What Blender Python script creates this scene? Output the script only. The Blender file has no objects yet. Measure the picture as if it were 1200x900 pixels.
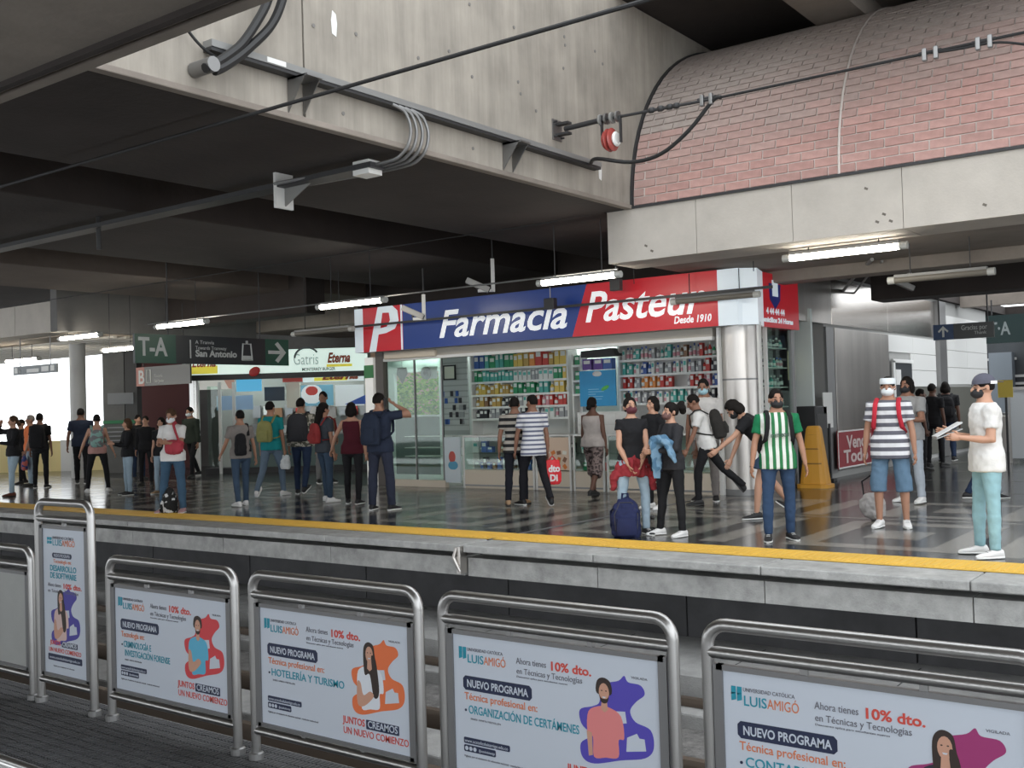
import bpy, bmesh, math, random
from mathutils import Vector, Matrix, noise
random.seed(7)
sc = bpy.context.scene
col = sc.collection
PI = math.pi

# ------------------------------------------------------------ camera
FPX = 1236.0
CAM = Vector((0, 0, 1.6))
_v2 = Vector((920, 0, FPX)).normalized()
_x = Vector((1660, -75, -FPX)); _x = (_x - _x.dot(_v2) * _v2).normalized()
_z = _x.cross(_v2)
ROWS = (_x, _v2, _z)                       # world = ROWS @ (right, down, forward)
def cam_dir(v): return Vector([r.dot(v) for r in ROWS])
cd = bpy.data.cameras.new('camera'); cam = bpy.data.objects.new('camera', cd); col.objects.link(cam)
cd.sensor_width = 36; cd.lens = FPX / 1200 * 36; cd.clip_start = 0.05; cd.clip_end = 400
_r, _u, _b = cam_dir(Vector((1, 0, 0))), cam_dir(Vector((0, -1, 0))), cam_dir(Vector((0, 0, -1)))
cam.matrix_world = Matrix(((_r.x, _u.x, _b.x, CAM.x), (_r.y, _u.y, _b.y, CAM.y), (_r.z, _u.z, _b.z, CAM.z), (0, 0, 0, 1)))
sc.camera = cam

# ------------------------------------------------------------ light
world = bpy.data.worlds.new('world'); sc.world = world; world.use_nodes = True
bg = world.node_tree.nodes['Background']
bg.inputs[0].default_value = (0.93, 0.97, 1.0, 1)
bg.inputs[1].default_value = 2.6
sc.view_settings.view_transform = 'Standard'; sc.view_settings.look = 'None'
sc.view_settings.gamma = 1; sc.view_settings.use_curve_mapping = False
sc.view_settings.exposure = 0.0

# ------------------------------------------------------------ helpers
def at(px, py, **k):
    """world point on the plane X, Y or Z = value that is seen at a pixel of the 1200x900 frame"""
    d = cam_dir(Vector((px - 600, py - 450, FPX)))
    (a, v), = k.items(); i = 'XYZ'.index(a)
    return CAM + d * ((v - CAM[i]) / d[i])
def proj(p):
    q = Vector(p) - CAM
    c = _x * q.x + _v2 * q.y + _z * q.z
    return 600 + FPX * c.x / c.z, 450 + FPX * c.y / c.z, c.z

MATS = {}
def mat(name, c, rough=0.6, metal=0.0, emit=0.0, noise_amt=0.0, noise_scale=6.0, bump=0.0, bump_scale=60.0,
        streak=False, coat=0.0, alpha=None, spec=0.5, stretch=None, c2=None):
    if name in MATS: return MATS[name]
    m = bpy.data.materials.new(name); m.use_nodes = True; MATS[name] = m
    nt = m.node_tree; N = nt.nodes; Lk = nt.links; b = N['Principled BSDF']
    b.inputs['Base Color'].default_value = (*c, 1); b.inputs['Roughness'].default_value = rough
    b.inputs['Metallic'].default_value = metal; b.inputs['Specular IOR Level'].default_value = spec
    if coat: b.inputs['Coat Weight'].default_value = coat
    if emit:
        b.inputs['Emission Color'].default_value = (*c, 1); b.inputs['Emission Strength'].default_value = emit
    if alpha is not None: b.inputs['Alpha'].default_value = alpha
    if noise_amt or bump:
        tc = N.new('ShaderNodeTexCoord'); mp = N.new('ShaderNodeMapping')
        Lk.new(tc.outputs['Object'], mp.inputs[0])
        if streak: mp.inputs['Scale'].default_value = (1, 1, 0.08)
        if stretch: mp.inputs['Scale'].default_value = stretch
    if noise_amt:
        t = N.new('ShaderNodeTexNoise'); t.inputs['Scale'].default_value = noise_scale
        t.inputs['Detail'].default_value = 6; t.inputs['Roughness'].default_value = 0.65
        Lk.new(mp.outputs[0], t.inputs['Vector'])
        t2 = N.new('ShaderNodeTexNoise'); t2.inputs['Scale'].default_value = noise_scale * 0.3; t2.inputs['Detail'].default_value = 4
        Lk.new(tc.outputs['Object'], t2.inputs['Vector'])
        ad = N.new('ShaderNodeMath'); ad.operation = 'ADD'; Lk.new(t.outputs[0], ad.inputs[0]); Lk.new(t2.outputs[0], ad.inputs[1])
        r = N.new('ShaderNodeMapRange'); r.inputs[1].default_value = 0.65; r.inputs[2].default_value = 1.35
        Lk.new(ad.outputs[0], r.inputs[0])
        mx = N.new('ShaderNodeMix'); mx.data_type = 'RGBA'
        d = c2 or tuple(max(0, v * (1 - noise_amt)) for v in c); l = tuple(min(1, v * (1 + noise_amt * 0.6)) for v in c)
        mx.inputs[6].default_value = (*d, 1); mx.inputs[7].default_value = (*l, 1)
        Lk.new(r.outputs[0], mx.inputs[0]); Lk.new(mx.outputs[2], b.inputs['Base Color'])
    if bump:
        t = N.new('ShaderNodeTexNoise'); t.inputs['Scale'].default_value = bump_scale; t.inputs['Detail'].default_value = 4
        Lk.new(mp.outputs[0], t.inputs['Vector'])
        bp = N.new('ShaderNodeBump'); bp.inputs['Strength'].default_value = bump; bp.inputs['Distance'].default_value = 0.01
        Lk.new(t.outputs[0], bp.inputs['Height']); Lk.new(bp.outputs[0], b.inputs['Normal'])
    return m

def glassmat(name, tint=(0.9, 1, 0.97), rough=0.02):
    if name in MATS: return MATS[name]
    m = bpy.data.materials.new(name); m.use_nodes = True; MATS[name] = m
    N = m.node_tree.nodes; L = m.node_tree.links; N.clear()
    o = N.new('ShaderNodeOutputMaterial'); mx = N.new('ShaderNodeMixShader'); tr = N.new('ShaderNodeBsdfTransparent')
    gl = N.new('ShaderNodeBsdfGlossy'); fr = N.new('ShaderNodeLayerWeight')
    tr.inputs[0].default_value = (*tint, 1); gl.inputs['Roughness'].default_value = rough
    pw = N.new('ShaderNodeMath'); pw.operation = 'POWER'; pw.inputs[1].default_value = 4.0; sc_n = N.new('ShaderNodeMath'); sc_n.operation = 'MULTIPLY_ADD'; sc_n.inputs[1].default_value = 0.8; sc_n.inputs[2].default_value = 0.05
    fr.inputs[0].default_value = 0.5; L.new(fr.outputs['Facing'], pw.inputs[0]); L.new(pw.outputs[0], sc_n.inputs[0]); L.new(sc_n.outputs[0], mx.inputs[0]); L.new(tr.outputs[0], mx.inputs[1]); L.new(gl.outputs[0], mx.inputs[2]); L.new(mx.outputs[0], o.inputs[0])
    return m

class MB:
    def __init__(s): s.v = []; s.f = []
    def add(s, vs, fs):
        n = len(s.v); s.v += [tuple(v) for v in vs]; s.f += [tuple(i + n for i in f) for f in fs]; return s
    def box(s, c, d, rot=None):
        x, y, z = d[0] / 2, d[1] / 2, d[2] / 2
        vs = [Vector(p) for p in ((-x,-y,-z),(x,-y,-z),(x,y,-z),(-x,y,-z),(-x,-y,z),(x,-y,z),(x,y,z),(-x,y,z))]
        if rot is not None: vs = [rot @ v for v in vs]
        c = Vector(c)
        return s.add([v + c for v in vs], [(0,3,2,1),(4,5,6,7),(0,1,5,4),(1,2,6,5),(2,3,7,6),(3,0,4,7)])
    def span(s, a, b):
        return s.box([(a[i] + b[i]) / 2 for i in range(3)], [abs(b[i] - a[i]) for i in range(3)])
    def pipe(s, pts, r, n=10, cap=True, flat=1.0):
        pts = [Vector(p) for p in pts]; rs = r if isinstance(r, (list, tuple)) else [r] * len(pts)
        rings = []; up = None
        for i, p in enumerate(pts):
            t = (pts[min(i + 1, len(pts) - 1)] - pts[max(i - 1, 0)]).normalized()
            if up is None:
                up = Vector((0, 0, 1)) if abs(t.z) < 0.9 else Vector((1, 0, 0))
            a = t.cross(up).normalized(); up = a.cross(t).normalized()
            k = 1.0
            if 0 < i < len(pts) - 1:
                c = (pts[i] - pts[i-1]).normalized().dot((pts[i+1] - pts[i]).normalized()); k = 1 / max(0.5, math.sqrt(max(0, 1 + c) / 2))
            rings.append([p + (a * math.cos(q) + up * math.sin(q) * flat) * rs[i] * k for q in [2 * PI * j / n for j in range(n)]])
        return s.rings(rings, cap)
    def rings(s, rings, cap=True):
        n = len(rings[0]); vs = [v for r in rings for v in r]; fs = []
        for i in range(len(rings) - 1):
            for j in range(n):
                k = (j + 1) % n; fs.append((i*n + j, i*n + k, (i+1)*n + k, (i+1)*n + j))
        if cap: fs += [tuple(reversed(range(n))), tuple((len(rings) - 1) * n + j for j in range(n))]
        return s.add(vs, fs)
    def loft(s, secs, n=20, rot=None, org=None, ex=2.0):
        """secs: (x, y, z, rx, ry) stacked along z; superellipse exponent ex"""
        R = []
        for x, y, z, rx, ry in secs:
            ring = []
            for j in range(n):
                a = 2 * PI * j / n; c, d = math.cos(a), math.sin(a)
                v = Vector((x + rx * math.copysign(abs(c) ** (2 / ex), c), y + ry * math.copysign(abs(d) ** (2 / ex), d), z))
                if rot is not None: v = rot @ v
                if org is not None: v = v + Vector(org)
                ring.append(v)
            R.append(ring)
        return s.rings(R)
    def ball(s, c, r, n=14, m=9, rot=None):
        if not isinstance(r, (list, tuple)): r = (r, r, r)
        c = Vector(c); R = []
        for i in range(1, m):
            t = PI * i / m - PI / 2
            ring = []
            for j in range(n):
                a = 2 * PI * j / n
                v = Vector((r[0] * math.cos(t) * math.cos(a), r[1] * math.cos(t) * math.sin(a), r[2] * math.sin(t)))
                if rot is not None: v = rot @ v
                ring.append(v + c)
            R.append(ring)
        return s.rings(R)
    def prism(s, poly, origin, u, v, depth):
        """2-D polygon in the plane (u, v) extruded by depth (a vector)"""
        o, u, v, d = Vector(origin), Vector(u), Vector(v), Vector(depth)
        a = [o + u * x + v * y for x, y in poly]; n = len(a)
        return s.add(a + [p + d for p in a], [tuple(range(n)), tuple(reversed(range(n, 2 * n)))] + [(j, n + j, n + (j + 1) % n, (j + 1) % n) for j in range(n)])
    def build(s, name, m=None, parent=None, smooth=False, bevel=0.0, seg=2, stuff=False):
        me = bpy.data.meshes.new(name); me.from_pydata(s.v, [], s.f)
        bm = bmesh.new(); bm.from_mesh(me); bmesh.ops.recalc_face_normals(bm, faces=bm.faces); bm.to_mesh(me); bm.free()
        if smooth:
            for p in me.polygons: p.use_smooth = True
        if m is not None: me.materials.append(m)
        o = bpy.data.objects.new(name, me); col.objects.link(o)
        if parent is not None: o.parent = parent
        if bevel:
            b = o.modifiers.new('bevel', 'BEVEL'); b.width = bevel; b.segments = seg; b.limit_method = 'ANGLE'
        if smooth and not bevel:
            try: me.set_sharp_from_angle(angle=0.7)
            except Exception: pass
        if stuff: o['kind'] = 'stuff'
        return o
def tag(o, label, cat, group=None, kind=None):
    o['label'] = label; o['category'] = cat
    if group: o['group'] = group
    if kind: o['kind'] = kind
    return o
def thing(name, label, cat, loc=(0, 0, 0), rz=0.0, group=None):
    o = bpy.data.objects.new(name, None); col.objects.link(o); o.empty_display_size = 0.1
    o.location = loc; o.rotation_euler = (0, 0, rz)
    return tag(o, label, cat, group)
def struct(o, label=None):
    o['kind'] = 'structure'
    if label: o['label'] = label
    return o
def copy_tree(o, parent=None):
    c = o.copy(); col.objects.link(c); c.parent = parent
    for ch in list(o.children): copy_tree(ch, c)
    return c
def local(o, p):                            # world point -> the frame of an unparented empty (location + z-rotation)
    return Matrix.Rotation(-o.rotation_euler.z, 3, 'Z') @ (Vector(p) - o.location)

bake_sc = bpy.data.scenes.new('bake')      # a scratch scene where text and bodies are turned into meshes; removed at the end
def text_mesh(s, size, shear=0.0, bold=0.0, depth=0.004, align='LEFT', width=None):
    cu = bpy.data.curves.new('t', 'FONT'); cu.body = s; cu.size = size; cu.shear = shear; cu.offset = bold
    cu.extrude = depth / 2; cu.align_x = align; cu.resolution_u = 3
    o = bpy.data.objects.new('t', cu); bake_sc.collection.objects.link(o)
    with bpy.context.temp_override(scene=bake_sc, view_layer=bake_sc.view_layers[0]): dg = bpy.context.evaluated_depsgraph_get()
    me = bpy.data.meshes.new_from_object(o.evaluated_get(dg))
    bpy.data.objects.remove(o); bpy.data.curves.remove(cu)
    if width:
        xs = [v.co.x for v in me.vertices]; w = max(xs) - min(xs); k = width / w
        for v in me.vertices: v.co.x *= k
    return me
def text(name, s, size, origin, u, up, m, parent=None, **k):
    """lettering lying in the plane (u, up); origin is the left end of the baseline"""
    me = text_mesh(s, size, **k); u, up = Vector(u).normalized(), Vector(up).normalized(); n = u.cross(up)
    M = Matrix(((u.x, up.x, n.x), (u.y, up.y, n.y), (u.z, up.z, n.z)))
    for v in me.vertices: v.co = M @ v.co + Vector(origin)
    me.materials.append(m); me.name = name
    o = bpy.data.objects.new(name, me); col.objects.link(o)
    if parent is not None: o.parent = parent
    return o

# ------------------------------------------------------------ materials of the place
CONC = mat('concrete_wall', (0.35, 0.318, 0.275), 0.85, noise_amt=0.36, noise_scale=5.0, bump=0.5, bump_scale=25, streak=True)
CONC_PALE = mat('concrete_painted', (0.52, 0.48, 0.43), 0.8, noise_amt=0.14, noise_scale=3.0, bump=0.3, bump_scale=30)
CONC_DARK = mat('concrete_dark', (0.042, 0.033, 0.030), 0.9, noise_amt=0.35, noise_scale=1.1, bump=0.5, bump_scale=14)  # very dark brown-grey concrete for ceilings and soffits
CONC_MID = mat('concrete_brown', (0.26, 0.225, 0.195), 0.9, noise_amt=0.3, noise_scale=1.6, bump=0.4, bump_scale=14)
EDGE = mat('concrete_edge', (0.40, 0.40, 0.39), 0.75, noise_amt=0.38, noise_scale=9.0, bump=0.6, bump_scale=50)
TRACKC = mat('concrete_track', (0.32, 0.32, 0.315), 0.9, noise_amt=0.35, noise_scale=4.0, bump=0.7, bump_scale=60)
STEEL = mat('stainless_steel', (0.43, 0.425, 0.42), 0.32, 1.0, bump=0.08, bump_scale=200)
STEEL_B = mat('brushed_steel', (0.60, 0.57, 0.54), 0.36, 1.0, noise_amt=0.22, noise_scale=2.0, bump=0.12, bump_scale=90, streak=True)
STEEL_D = mat('dull_steel', (0.30, 0.30, 0.30), 0.5, 1.0)
BLACK = mat('black_rubber', (0.012, 0.012, 0.013), 0.55)
DARK = mat('dark_metal', (0.03, 0.03, 0.032), 0.5)
GREYP = mat('grey_paint', (0.25, 0.25, 0.24), 0.55)
WHITEP = mat('white_paint', (0.78, 0.78, 0.76), 0.45)
TUBE = mat('lit_fluorescent_tube', (1.0, 0.93, 0.80), emit=30.0)
TUBE_SHOP = mat('shop_tube_light', (0.92, 1.0, 0.97), emit=26.0)
GLASS = glassmat('clear_glass', (0.93, 1, 0.97))
GLASS_G = glassmat('greenish_glass', (0.86, 0.95, 0.91), 0.03)
# ============================================================ STRUCTURE
FY = 16.45          # shop front line
# ---- far platform
XL, XR = -60, 14
GAP = -7.92         # joint between the two platform slabs
def plat(x0, x1):
    m = MB()
    m.span((x0, 10.1, -0.30), (x1, 60, -0.0)); return m
FLOORM = mat('polished_terrazzo_dark', (0.035, 0.036, 0.038), 0.17, noise_amt=0.3, noise_scale=20, spec=0.65)
FLOORL = mat('polished_terrazzo_grey', (0.23, 0.215, 0.19), 0.2, noise_amt=0.2, noise_scale=20, spec=0.65)
fl = plat(XL, XR).build('floor', FLOORM); struct(fl, 'polished dark platform floor with pale grey nested rectangles')
# inlaid strips: nested rectangles, one cell every 2.9 m, plus border lines; each strip its own piece
def strip(x0, y0, x1, y1):
    return MB().span((x0, y0, -0.02), (x1, y1, 0.0015)).build('floor_inlay', FLOORL, fl)
for i in range(-9, 2):
    cx = -3.72 + 3.1 * i
    for cy in (12.36, 15.2):
        if cy > 14 and cx > -2: pass
        k = 0.82 if cy > 14 else 1.0
        strip(cx - 0.31, cy - 0.36*k, cx + 0.31, cy + 0.36*k)
        ax, ay, w = 0.92, 1.22*k, 0.30
        strip(cx - ax, cy - ay, cx + ax, cy - ay + w*0.95*k); strip(cx - ax, cy + ay - w*k, cx + ax, cy + ay)
        strip(cx - ax, cy - ay + w*0.95*k, cx - ax + w, cy + ay - w*k); strip(cx + ax - w, cy - ay + w*0.95*k, cx + ax, cy + ay - w*k)
        strip(cx + ax + 0.3, cy - ay - 0.1, cx + ax + 0.62, cy + ay + 0.1)
strip(-34, 13.87, GAP - 0.02, 13.95); strip(GAP + 0.02, 13.87, 3, 13.95)
strip(-34, 16.25, GAP - 0.02, 16.32)
for y in (18, 20.5, 23, 26): strip(-6.9, y, 3, y + 0.1)
# ---- edge coping, fascia
CREAMY = mat('tactile_yellow', (0.80, 0.50, 0.08), 0.55, noise_amt=0.12, noise_scale=3)
segs = [(-60, -38), (-38, -30)] + [(-30 + 2.2 * i, -30 + 2.2 * (i + 1)) for i in range(10)] + [(-8 + 0.0, -6.1), (-6.1, -4.2), (-4.2, -2.3), (-2.3, -0.4), (-0.4, 1.5), (1.5, 14)]
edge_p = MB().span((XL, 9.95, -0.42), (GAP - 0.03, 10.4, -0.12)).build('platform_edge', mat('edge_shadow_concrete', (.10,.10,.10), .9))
struct(edge_p, 'worn concrete edge of the far platform')
MB().span((GAP + 0.03, 9.92, -0.42), (XR, 10.4, -0.12)).build('edge_beam', EDGE, edge_p)
for a, b in segs:
    a2, b2 = a + 0.006, b - 0.006
    if b > GAP > a and abs(a + 8) > 0.01: b2 = GAP - 0.03
    if abs(a + 8) < 0.01: a2 = GAP + 0.03
    if abs(b + 8) < 0.2: b2 = GAP - 0.03
    o = MB().span((a2, 9.55, -0.085), (b2, 10.10, 0.0)).build('coping_slab', EDGE, edge_p, bevel=0.012)
    MB().span((a2, 9.64, -0.37), (b2, 9.95, -0.155)).build('fascia_slab', EDGE, edge_p)
rub = MB()
rub.span((GAP - 0.028, 9.5, -0.33), (GAP + 0.028, 9.62, -0.02)); rub.pipe([(GAP - 0.03, 9.5, -0.03), (GAP - 0.05, 9.47, -0.14), (GAP + 0.02, 9.5, -0.3)], 0.02)
rub.build('joint_seal', STEEL_B, edge_p)
MB().span((GAP - 0.02, 10.1, 0.0), (GAP + 0.02, 16.2, 0.006)).build('joint_cover', STEEL_D, fl)
for nm, a, b in (('tactile_strip', XL, GAP - 0.03), ('tactile_strip', GAP + 0.03, XR)):
    t = MB().span((a, 10.12, -0.01), (b, 10.70, 0.008)).build(nm, CREAMY, fl)
    r = MB(); x = max(a, -30)
    while x < min(b, 6):
        r.span((x, 10.18, 0.008), (x + 0.035, 10.64, 0.014)); x += 0.075
    r.build('raised_ribs', CREAMY, t, stuff=True)
# ---- track bed between the platforms
tb = MB().span((XL, 8.95, -1.3), (XR, 10.55, -0.98)).build('track_bed', TRACKC); struct(tb, 'dusty concrete track bed between the platforms')
MB().span((XL, 3.3, -1.6), (XR, 9.0, -1.25)).build('ballast_bed', mat('ballast', (0.17, 0.165, 0.16), 0.95, noise_amt=0.6, noise_scale=22, bump=1.0, bump_scale=45), tb)
for y0, y1, z in ((8.3, 8.75, -1.12), (6.35, 6.9, -1.15), (4.6, 5.2, -1.15)):
    MB().span((XL, y0, -1.3), (XR, y1, z)).build('concrete_plinth', TRACKC, tb, bevel=0.02)
for y in (8.5, 7.05, 5.9, 4.45):
    r = MB(); r.span((XL, y - 0.07, -1.25), (XR, y + 0.07, -1.22)); r.span((XL, y - 0.012, -1.22), (XR, y + 0.012, -1.08)); r.span((XL, y - 0.035, -1.08), (XR, y + 0.035, -1.04))
    r.build('running_rail', mat('rail_steel', (0.20, 0.16, 0.13), 0.45, 0.8), tb)
x = -20.0
while x < 2:
    MB().span((x, 8.97, -0.982), (x + 0.012, 10.3, -0.9785)).build('bed_joint', BLACK, tb); x += 1.55
for i in range(-9, 5):
    MB().span((GAP + i * 2.45 + 0.01, 10.45, -1.0), (GAP + (i + 1) * 2.45 - 0.01, 10.62, -0.12)).build('under_panel', mat('under_wall', (0.085, 0.085, 0.09), 0.9, noise_amt=0.3, noise_scale=3), tb)
MB().span((XL, 10.62, -1.0), (XR, 11.2, -0.31)).build('under_wall', mat('under_wall_dark', (0.05, 0.05, 0.05), 0.9), tb)
# ---- near platform: a narrow strip with a ribbed mat
nf = MB().span((-14, 2.6, -0.30), (6, 3.40, -0.01)).build('near_platform', TRACKC); struct(nf, 'narrow near platform under the railings')
RIB = mat('ribbed_mat', (0.085, 0.086, 0.09), 0.6, noise_amt=0.4, noise_scale=3)
g = MB().span((-14, 2.62, -0.01), (6, 3.38, -0.002)).build('rubber_mat', RIB, nf)
r = MB(); x = -9.0
while x < 0.5:
    for j in range(12):
        y = 2.63 + j * 0.0625
        r.span((x, y, -0.002), (x + 0.013, y + 0.05, 0.003))
    x += 0.026
r.build('mat_ribs', RIB, g, stuff=True)
MB().pipe([(-14, 2.585, -0.01), (6, 2.585, -0.01)], 0.022, 12).build('edge_tube', STEEL, nf, smooth=True)
# ---- concrete wall across the tracks (faces +X), hung above the hall
yj = at(355, 40, X=-8).y
wl = MB().span((-8.45, 2.5, 4.60), (-8, yj - 0.012, 9.5)).build('wall_left', CONC); struct(wl, 'tall raw concrete wall hung above the platforms')
MB().span((-8.45, yj + 0.012, 4.60), (-8, 17.75, 7.72)).build('wall_panel', CONC, wl)
MB().span((-8.45, yj + 0.012, 7.72), (-8, 13.6, 9.5)).build('wall_panel', CONC, wl)
MB().span((-8.4, yj - 0.03, 4.6), (-8.05, yj + 0.03, 9.5)).build('joint_backing', BLACK, wl)
MB().span((-8.08, 2.5, 4.535), (-7.965, 13.9, 4.60)).build('drip_edge', CONC_MID, wl, bevel=0.01)
th = MB()
for px, py in [(367,30),(417,40),(490,68),(526,60),(607,96),(610,110),(661,43),(662,53),(697,60),(706,75),(550,5),(553,90),(402,133),(602,32),(554,174),(628,130),(660,80),(780,90)]:
    p = at(px, py, X=-8.0); th.pipe([(-8.01, p.y, p.z), (-7.992, p.y, p.z)], 0.022, 8)
th.build('tie_hole', mat('tie_hole_grey', (0.2, 0.19, 0.18), 0.9), wl)
dr = MB()
for px, py in [(391,27),(703,200),(742,215)]:
    p = at(px, py, X=-8.0); dr.prism([(-.03,-.12),(.03,-.14),(.045,0),(.03,.1),(-.02,.13),(-.04,.02)], (-7.999, p.y, p.z), (0,1,0), (0,0,1), (0.004,0,0))
dr.build('plaster_patch', WHITEP, wl)
# ---- long beam above the shop front line: right part, left part
def beam(x0, x1, nm='fascia_beam'):
    return MB().span((x0, 13.9, 3.75), (x1, 14.75, 4.54)).build(nm, CONC_PALE)
js = [at(p, 270, Y=13.9).x for p in (816, 929, 1059)]
xs = [-8.42] + js + [-2.0, 0.0, 2.2, 14]
bm_ = beam(xs[0], xs[1] - 0.004); struct(bm_, 'pale concrete beam spanning above the right half')
for a, b in zip(xs[1:], xs[2:]):
    o = beam(a + 0.004, b - 0.004, 'beam_panel'); o.parent = bm_
MB().span((-8.42, 13.86, 4.54), (14, 13.98, 4.575)).build('metal_flashing', DARK, bm_)
nick = MB()
for px, py in [(757,288),(764,294),(1028,260),(1044,259),(1036,251),(1154,240),(1015,221)]:
    p = at(px, py, Y=13.9); nick.box((p.x, 13.9, p.z), (0.05, 0.008, 0.03), Matrix.Rotation(0.5, 3, 'Y'))
nick.build('chipped_spot', mat('chip', (0.16, 0.14, 0.12), 0.9), bm_)
bl = MB().span((-60, 13.9, 3.75), (at(17.5, 380, Y=13.9).x - 0.01, 14.6, 4.5)).build('far_fascia_beam', CONC_PALE); struct(bl, 'pale concrete beam end at the far left')
MB().span((at(17.5, 380, Y=13.9).x + 0.01, 13.9, 3.75), (-24.3, 14.6, 4.5)).build('beam_panel', CONC_PALE, bl)
# ---- ceilings
ce = MB().span((-60, 2.5, 5.45), (-8.45, 20, 5.8)).build('ceiling', CONC_DARK); struct(ce, 'dark coffered concrete ceiling')
def rib(x0, x1, z, y0=2.5, y1=20, nm='ceiling_beam', m=CONC_DARK):
    return MB().span((x0, y0, z), (x1, y1, 5.45)).build(nm, m, ce, bevel=0.02)
rib(-11.25, -8.08, 4.54, y1=13.85); rib(-11.25, -8.46, 4.54, y0=13.85, y1=20); MB().span((-19.5, 19.6, 3.12), (-8.42, 19.95, 5.45)).build('ceiling_beam', CONC_DARK, ce)                # wide soffit by the wall
rib(-17.2, -13.2, 4.54, y1=20)
rib(-22.4, -19.2, 4.54, y1=20, m=mat('concrete_warm', (0.12, 0.095, 0.08), 0.9, noise_amt=0.25, noise_scale=1.2))
GREYC = mat('concrete_grey', (0.17, 0.165, 0.16), 0.85, noise_amt=0.2, noise_scale=1.5)
rib(-24.3, -24.0, 3.75, y0=13.9, y1=20, m=GREYC)
rib(-24.0, -18.6, 3.95, y0=17.0, y1=17.6)
for x0_, x1_, y0_, y1_ in ((-24.4, -19.5, 20, 36), (-12, -8.5, 20, 36), (-19.5, -12, 27, 36)): MB().span((x0_, y0_, 3.95), (x1_, y1_, 5.6)).build('ceiling_panel', CONC_MID, ce)
# brown ceiling beyond the left beam with long metal slats
cl = MB().span((-60, 14.6, 3.72), (-24.3, 19.6, 3.9)).build('ceiling_slab', mat('warm_ceiling', (0.50, 0.42, 0.34), 0.8, noise_amt=0.15), ce)
sl = 15.6
while sl < 19.4:
    MB().span((-45, sl, 3.66), (-24.3, sl + 0.10, 3.72)).build('ceiling_slat', mat('slat_cream', (0.55, 0.52, 0.46), 0.5), ce); sl += 0.36
# ceiling right of the wall plane, under the vault
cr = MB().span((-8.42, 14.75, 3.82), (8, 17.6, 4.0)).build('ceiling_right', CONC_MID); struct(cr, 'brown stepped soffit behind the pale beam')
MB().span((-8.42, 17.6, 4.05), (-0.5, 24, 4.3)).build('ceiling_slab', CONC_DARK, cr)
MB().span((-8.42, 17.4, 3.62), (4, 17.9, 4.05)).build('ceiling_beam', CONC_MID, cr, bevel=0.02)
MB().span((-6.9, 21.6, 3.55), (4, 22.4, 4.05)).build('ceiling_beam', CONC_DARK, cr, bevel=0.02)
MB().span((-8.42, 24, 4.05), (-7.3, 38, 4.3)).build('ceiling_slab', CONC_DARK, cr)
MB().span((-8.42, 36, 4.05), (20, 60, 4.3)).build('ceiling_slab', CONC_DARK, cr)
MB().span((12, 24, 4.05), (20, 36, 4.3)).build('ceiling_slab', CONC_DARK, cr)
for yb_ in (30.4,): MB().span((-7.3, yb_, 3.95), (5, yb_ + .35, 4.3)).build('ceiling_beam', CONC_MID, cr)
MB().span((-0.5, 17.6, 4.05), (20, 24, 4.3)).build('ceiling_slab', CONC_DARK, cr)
# ---- brick vault
def mixc(c, k): return tuple(v * (1 - k) + d * k for v, d in zip(c, (0.37, 0.32, 0.29)))
BR = [mat('brick_%d' % i, mixc([(0.50,0.295,0.26),(0.47,0.275,0.245),(0.52,0.315,0.28),(0.45,0.27,0.24)][i % 4], [0, .3, .6, .85, .95][i // 4]), 0.85, noise_amt=0.16, noise_scale=14) for i in range(20)]   # soot and dust lie thicker towards the crown
MORT = mat('mortar', (0.58, 0.53, 0.49), 0.9, noise_amt=0.15, noise_scale=9)
def dusty_mortar():
    N = MORT.node_tree.nodes; L = MORT.node_tree.links; b_ = N['Principled BSDF']
    tc = N.new('ShaderNodeTexCoord'); sp_ = N.new('ShaderNodeSeparateXYZ'); mr = N.new('ShaderNodeMapRange'); mx = N.new('ShaderNodeMix'); mx.data_type = 'RGBA'
    mr.inputs[1].default_value = 4.8; mr.inputs[2].default_value = 6.3
    L.new(tc.outputs['Object'], sp_.inputs[0]); L.new(sp_.outputs[2], mr.inputs[0]); L.new(mr.outputs[0], mx.inputs[0])
    mx.inputs[6].default_value = (0.66, 0.60, 0.56, 1); mx.inputs[7].default_value = (0.38, 0.335, 0.305, 1); L.new(mx.outputs[2], b_.inputs['Base Color'])
dusty_mortar()
RY, RZ, VY, VZ = 3.75, 3.14, 13.92, 4.56
def vp(a, off=0.0):       # point of the vault profile
    n = Vector((0, -math.cos(a) / RY, math.sin(a) / RZ)).normalized()
    return Vector((0, VY + RY * (1 - math.cos(a)), VZ + RZ * math.sin(a))) + n * off, n
va = MB(); NS = 24; ring = [vp(PI/2 * i / NS)[0] for i in range(NS + 1)]
vs = []; 
for p in ring: vs += [(-7.99, p.y, p.z), (14, p.y, p.z)]
for p in ring: vs += [(-7.99, p.y + 0.25, p.z - 0.25), (14, p.y + 0.25, p.z - 0.25)]
fs = [(2*i, 2*i+1, 2*i+3, 2*i+2) for i in range(NS)] + [(2*(NS+1)+2*i, 2*(NS+1)+2*i+2, 2*(NS+1)+2*i+3, 2*(NS+1)+2*i+1) for i in range(NS)]
va.add(vs, fs); vault = va.build('brick_vault', MORT, smooth=True); struct(vault, 'barrel vault faced with long red bricks')
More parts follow.
